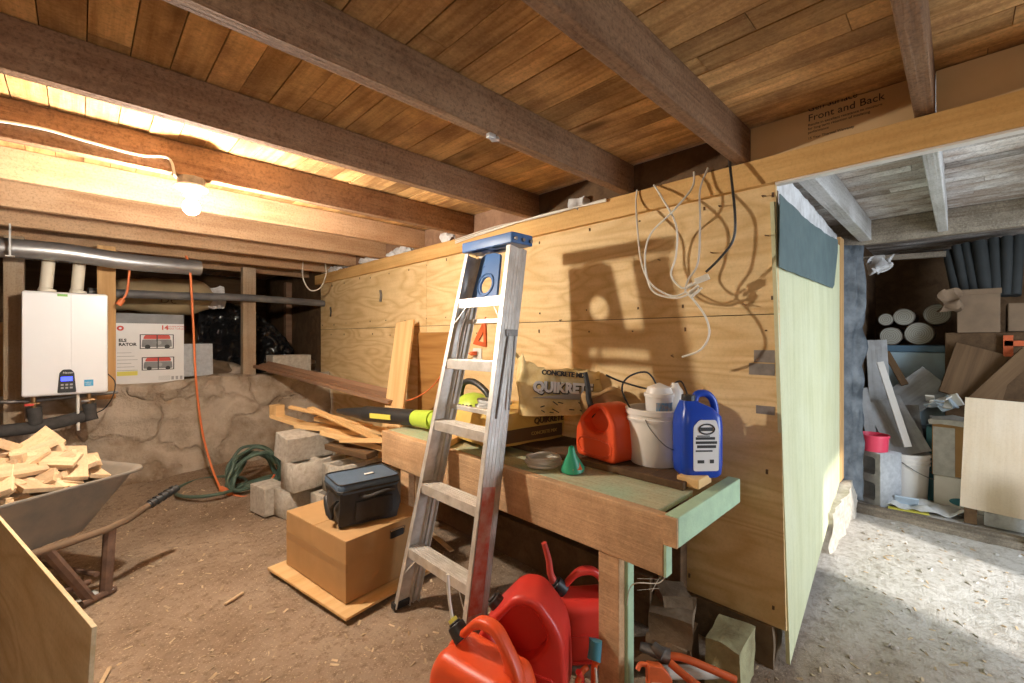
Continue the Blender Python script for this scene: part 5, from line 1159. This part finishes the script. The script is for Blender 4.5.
for (px_, py_, r_, _), lb in zip(lg, lgl):
    low = py_ > 320; rad = r_; q = P(px_, py_, x=5.22); zz = top+rad+.001 if low else top+.175+rad
    t_ = thing('cut_log', lb, 'log', (5.20, q.y, zz))
    bm = nb(); cyl(bm, (.004, 0, 0), (.5, 0, 0), rad, rad*.97, 26); rough(bm, .008, 16, px_); obj('bark', bm, 'log', t_, smooth=True)
    bm = nb(); cyl(bm, (-.004, 0, 0), (.003, 0, 0), rad*.93, seg=26); obj('cut_end', bm, 'logend', t_)
# rack of grey tubes upright
for k, (pt, pb, w_, ty) in enumerate(((947, 957, 8, 251), (956, 966, 8, 246), (966, 975, 9, 244), (979, 986, 12, 242), (994, 996, 10, 239), (1007, 1006, 9, 237), (1019, 1015, 9, 236))):
    q0 = np_(pt, ty, 5.32-.03*(k % 2)); q1 = np_(pb, 290, 5.16); bm = nb(); tube(bm, [(q1.x, q1.y, 1.60), q0], .5*w_/440*q0.length*.58, 18, sm=0); rr_ = .5*w_/440*q0.length*.58
    o = obj('grey_tube', bm, 'tube', smooth=True); tag(o, 'dark grey tube standing upright on the boxes in the nook', 'tube', 'grey tubes standing in the nook')
# cartons upper right
q0 = np_(957, 290, 4.95); q1 = np_(1000, 332, 4.95)
t_ = thing('worn_carton', 'worn brown carton under the grey tubes in the nook', 'box', (4.97, (q0.y+q1.y)/2, q1.z)); w2 = q0.y-q1.y; h2 = q0.z-q1.z
bm = nb(); bb(bm, (0, -w2/2, 0), (.34, w2/2, h2)); rough(bm, .012, 6); obj('carton', bm, 'card_dark', t_, .004)
bm = nb(); bb(bm, (-.012, -w2/2-.01, h2*.88), (.0, w2/2+.01, h2)); obj('flap', bm, 'card_dark', t_, .002)
q0 = np_(1001, 292, 5.0); bm = nb(); box(bm, (0, -.13, .11), (.3, .25, .21)); rough(bm, .01, 7); o = obj('worn_carton', bm, 'card_dark', None, .004, loc=(5.12, q0.y-.03, q1.z)); tag(o, 'second worn carton at the far right above the boards', 'box')
bm = nb(); bb(bm, (5.0, np_(1050, 300, 5.0).y, .04), (5.45, np_(945, 300, 5.0).y, q1.z-.002)); o = obj('dark_cupboard', bm, 'darkwood', None, .006); tag(o, 'dark wooden cupboard holding up the worn cartons in the nook', 'cupboard')
t_ = thing('crumpled_paper', 'crumpled brown paper hanging between the logs and the cartons', 'paper', np_(950, 312, 4.9), 0); obj('paper', puffbox(.08, .10, .15, 8, .05, 16, 8, .05), 'card_dark', t_, smooth=True)
# middle cartons
q0 = np_(932, 418, 4.50); q1 = np_(962, 482, 4.50)
bm = nb(); bb(bm, (0, -.16, 0), (.22, .16, q0.z-NZ-.27)); t_ = thing('brown_carton', 'brown carton with pale peeling side behind the plywood sheet', 'box', (4.50, q0.y-.16, NZ+.23)); obj('carton', bm, 'card', t_, .004)
bm = nb(); bb(bm, (-.003, .04, .0), (.0, .155, q0.z-NZ-.29)); obj('pale_side', bm, 'cloth', t_)
bm = nb(); box(bm, (.08, .0, q0.z-NZ-.25), (.24, .34, .035)); bmesh.ops.subdivide_edges(bm, edges=bm.edges, cuts=5, use_grid_fill=True); rough(bm, .02, 12, 3); obj('torn_top', bm, 'cloth', t_, smooth=True)
t_ = thing('white_carton', 'white printed carton under the brown carton in the nook', 'box', (4.48, q0.y-.16, NZ)); bm = nb(); bb(bm, (0, -.15, 0), (.24, .15, .228)); obj('carton', bm, 'whiteplastic', t_, .004)
bm = shape2d([(.07*math.cos(a_*PI/12), .028*math.sin(a_*PI/12)) for a_ in range(24)], (), .003, .0005, 1); obj('teal_logo', bm, 'teal', t_, mtx=wallface(-.001, -.0, .06))
bm = nb(); q = np_(929, 430, 4.62); box(bm, (0, 0, .28), (.10, .05, .56)); o = obj('teal_panel', bm, 'teal', None, .004, loc=(4.66, q.y-.01, NZ)); tag(o, 'narrow teal panel standing between pail and brown carton', 'panel')
bm = nb(); q = np_(918, 418, 4.85); box(bm, (0, 0, .25), (.2, .30, .5)); o = obj('grey_tub', bm, 'tar_dark', None, .02, loc=(4.98, q.y, NZ)); tag(o, 'dark blue grey tub behind the white pail', 'tub')
nb_board('old_board', 'purplish grey square board leaning behind the white pail', np_(902, 405, 4.78), np_(908, 445, 4.72), .20, .015, 'bluepaper' if False else 'greywood', 88)
for k in range(9):
    q = P(930+k*3.2, 398+(k*7 % 9), x=4.62); bm = nb(); box(bm, (0, 0, 0), (.09, .05+.01*(k % 3), .012)); o = obj('paper_scrap', bm, 'bluepaper' if k % 2 else 'whiteplastic', None, .001, loc=q); o.rotation_euler = (.4*(k % 3), .5-.2*k, k); tag(o, 'pale scrap piled on the brown carton in the nook', 'scrap', 'pale scraps on the brown carton')
# plywood sheet right
qa = np_(960, 397, 4.22); bm = nb(); bb(bm, (0, -.62, 0), (.016, 0, .73)); o = obj('plywood_sheet', bm, 'ply_pale', None, .001); o.matrix_world = Matrix.Translation((4.20, -.0, .145)) @ rot(2.0, 3, 0); tag(o, 'pale plywood rectangle standing in front of the nook clutter', 'plywood')
bm = nb(); box(bm, (0, 0, .045), (.07, .26, .088)); o = obj('wood_offcut', bm, 'greywood', None, .003, loc=(4.24, -.24, NZ+.012)); tag(o, 'grey wooden block under the plywood rectangle', 'wood offcut')
bm = nb(); box(bm, (0, 0, .045), (.07, .06, .10)); o = obj('wood_offcut', bm, 'darkwood', None, .003, loc=(4.235, -.05, NZ+.01)); tag(o, 'dark wood chunk at the bottom left of the plywood rectangle', 'wood offcut')
bm = nb(); bb(bm, (4.02, -.42, .0), (4.09, -.305, .42)); bmesh.ops.subdivide_edges(bm, edges=bm.edges, cuts=6, use_grid_fill=True); rough(bm, .01, 9); o = obj('concrete_post', bm, 'conc_blue', smooth=True); tag(o, 'pale concrete stub post at the right edge of the nook', 'post')
# rags and book on the nook threshold
q = P(926, 512, x=4.28)
bm = nb(); bmesh.ops.create_grid(bm, x_segments=36, y_segments=26, size=.5); bmesh.ops.scale(bm, verts=bm.verts, vec=(.20, .44, 1))
for v_ in bm.verts: v_.co.z = .06*abs(mn.noise(v_.co*9))+.10*abs(mn.noise(v_.co*5+Vector((3, 3, 0))))+.004
o = obj('crumpled_rag', bm, 'cloth', smooth=True, loc=(4.30, q.y+.02, NZ+.004)); o.rotation_euler = (0, 0, .15); o.modifiers.new('s', 'SOLIDIFY').thickness = .003; tag(o, 'crumpled grey white rag on the nook floor before the pail', 'rag')
bm = nb(); box(bm, (0, 0, .06), (.012, .13, .11)); o = obj('grey_booklet', bm, 'bluepaper', None, .002, loc=(4.30, P(905, 495, x=4.30).y, NZ+.003)); o.rotation_euler = (0, -.7, .2); tag(o, 'lavender grey booklet leaning against the white pail', 'booklet')
bm = nb(); box(bm, (0, 0, .003), (.06, .22, .005)); o = obj('yellow_strip', bm, 'yellow', None, .001, loc=(4.20, P(908, 520, x=4.2).y, NZ+.006)); o.rotation_euler = (0, 0, .15); tag(o, 'yellow edged magazine under the crumpled rag', 'magazine')
# hanging rafter piece at nook top, fluff
bm = nb(); q0 = P(878, 258, x=5.0); q1 = P(946, 254, x=5.0); q0.y = .615; tube(bm, [q0, q1], .03, 4, sm=0); o = obj('cross_pole', bm, 'header'); tag(o, 'wooden rail crossing the dark top of the nook', 'rail')
bm = nb(); bmesh.ops.create_icosphere(bm, subdivisions=4, radius=.06); rough(bm, .08, 22, 3); q = P(874, 265, x=4.4); o = obj('insulation_tuft', bm, 'insul', smooth=True, loc=(4.40, q.y-.03, q.z)); tag(o, 'ragged tuft of insulation beside the dark nook opening', 'insulation')

# ================================================================== LIGHT
w = bpy.data.worlds.new('world'); S.world = w; w.use_nodes = True; bgn = w.node_tree.nodes['Background']
bgn.inputs[0].default_value = (.82, .91, 1, 1); bgn.inputs[1].default_value = 1.2
def area(name, loc, target, sx_, sy_, e, c):
    l = bpy.data.lights.new(name, 'AREA'); l.shape = 'RECTANGLE'; l.size = sx_; l.size_y = sy_; l.energy = e; l.color = c
    o = bpy.data.objects.new(name, l); COL.objects.link(o); o.location = loc
    o.rotation_euler = (Vector(target)-Vector(loc)).to_track_quat('-Z', 'Y').to_euler(); return o
l2 = bpy.data.lights.new('unseen_fill_light', 'POINT'); l2.energy = 30; l2.color = (1, .90, .76); l2.shadow_soft_size = .25  # soft fill added behind the camera, unseen and without a fixture
o2 = bpy.data.objects.new('unseen_fill_light', l2); COL.objects.link(o2); o2.location = (-.9, -.55, 1.75)
area('daylight_opening', (2.65, -2.2, 1.1), (3.5, .5, .7), 1.0, 1.7, 95, (.76, .87, 1))
sl = bpy.data.lights.new('sun', 'SUN'); sl.energy = 5.2; sl.angle = R(2); sl.color = (1, .96, .9)
so = bpy.data.objects.new('sun', sl); COL.objects.link(so); so.rotation_euler = Vector((.30, 1, -.50)).to_track_quat('-Z', 'Y').to_euler()
S.view_settings.view_transform = 'Standard'; S.view_settings.look = 'None'; S.view_settings.exposure = 0; S.view_settings.gamma = 1; S.view_settings.use_curve_mapping = False
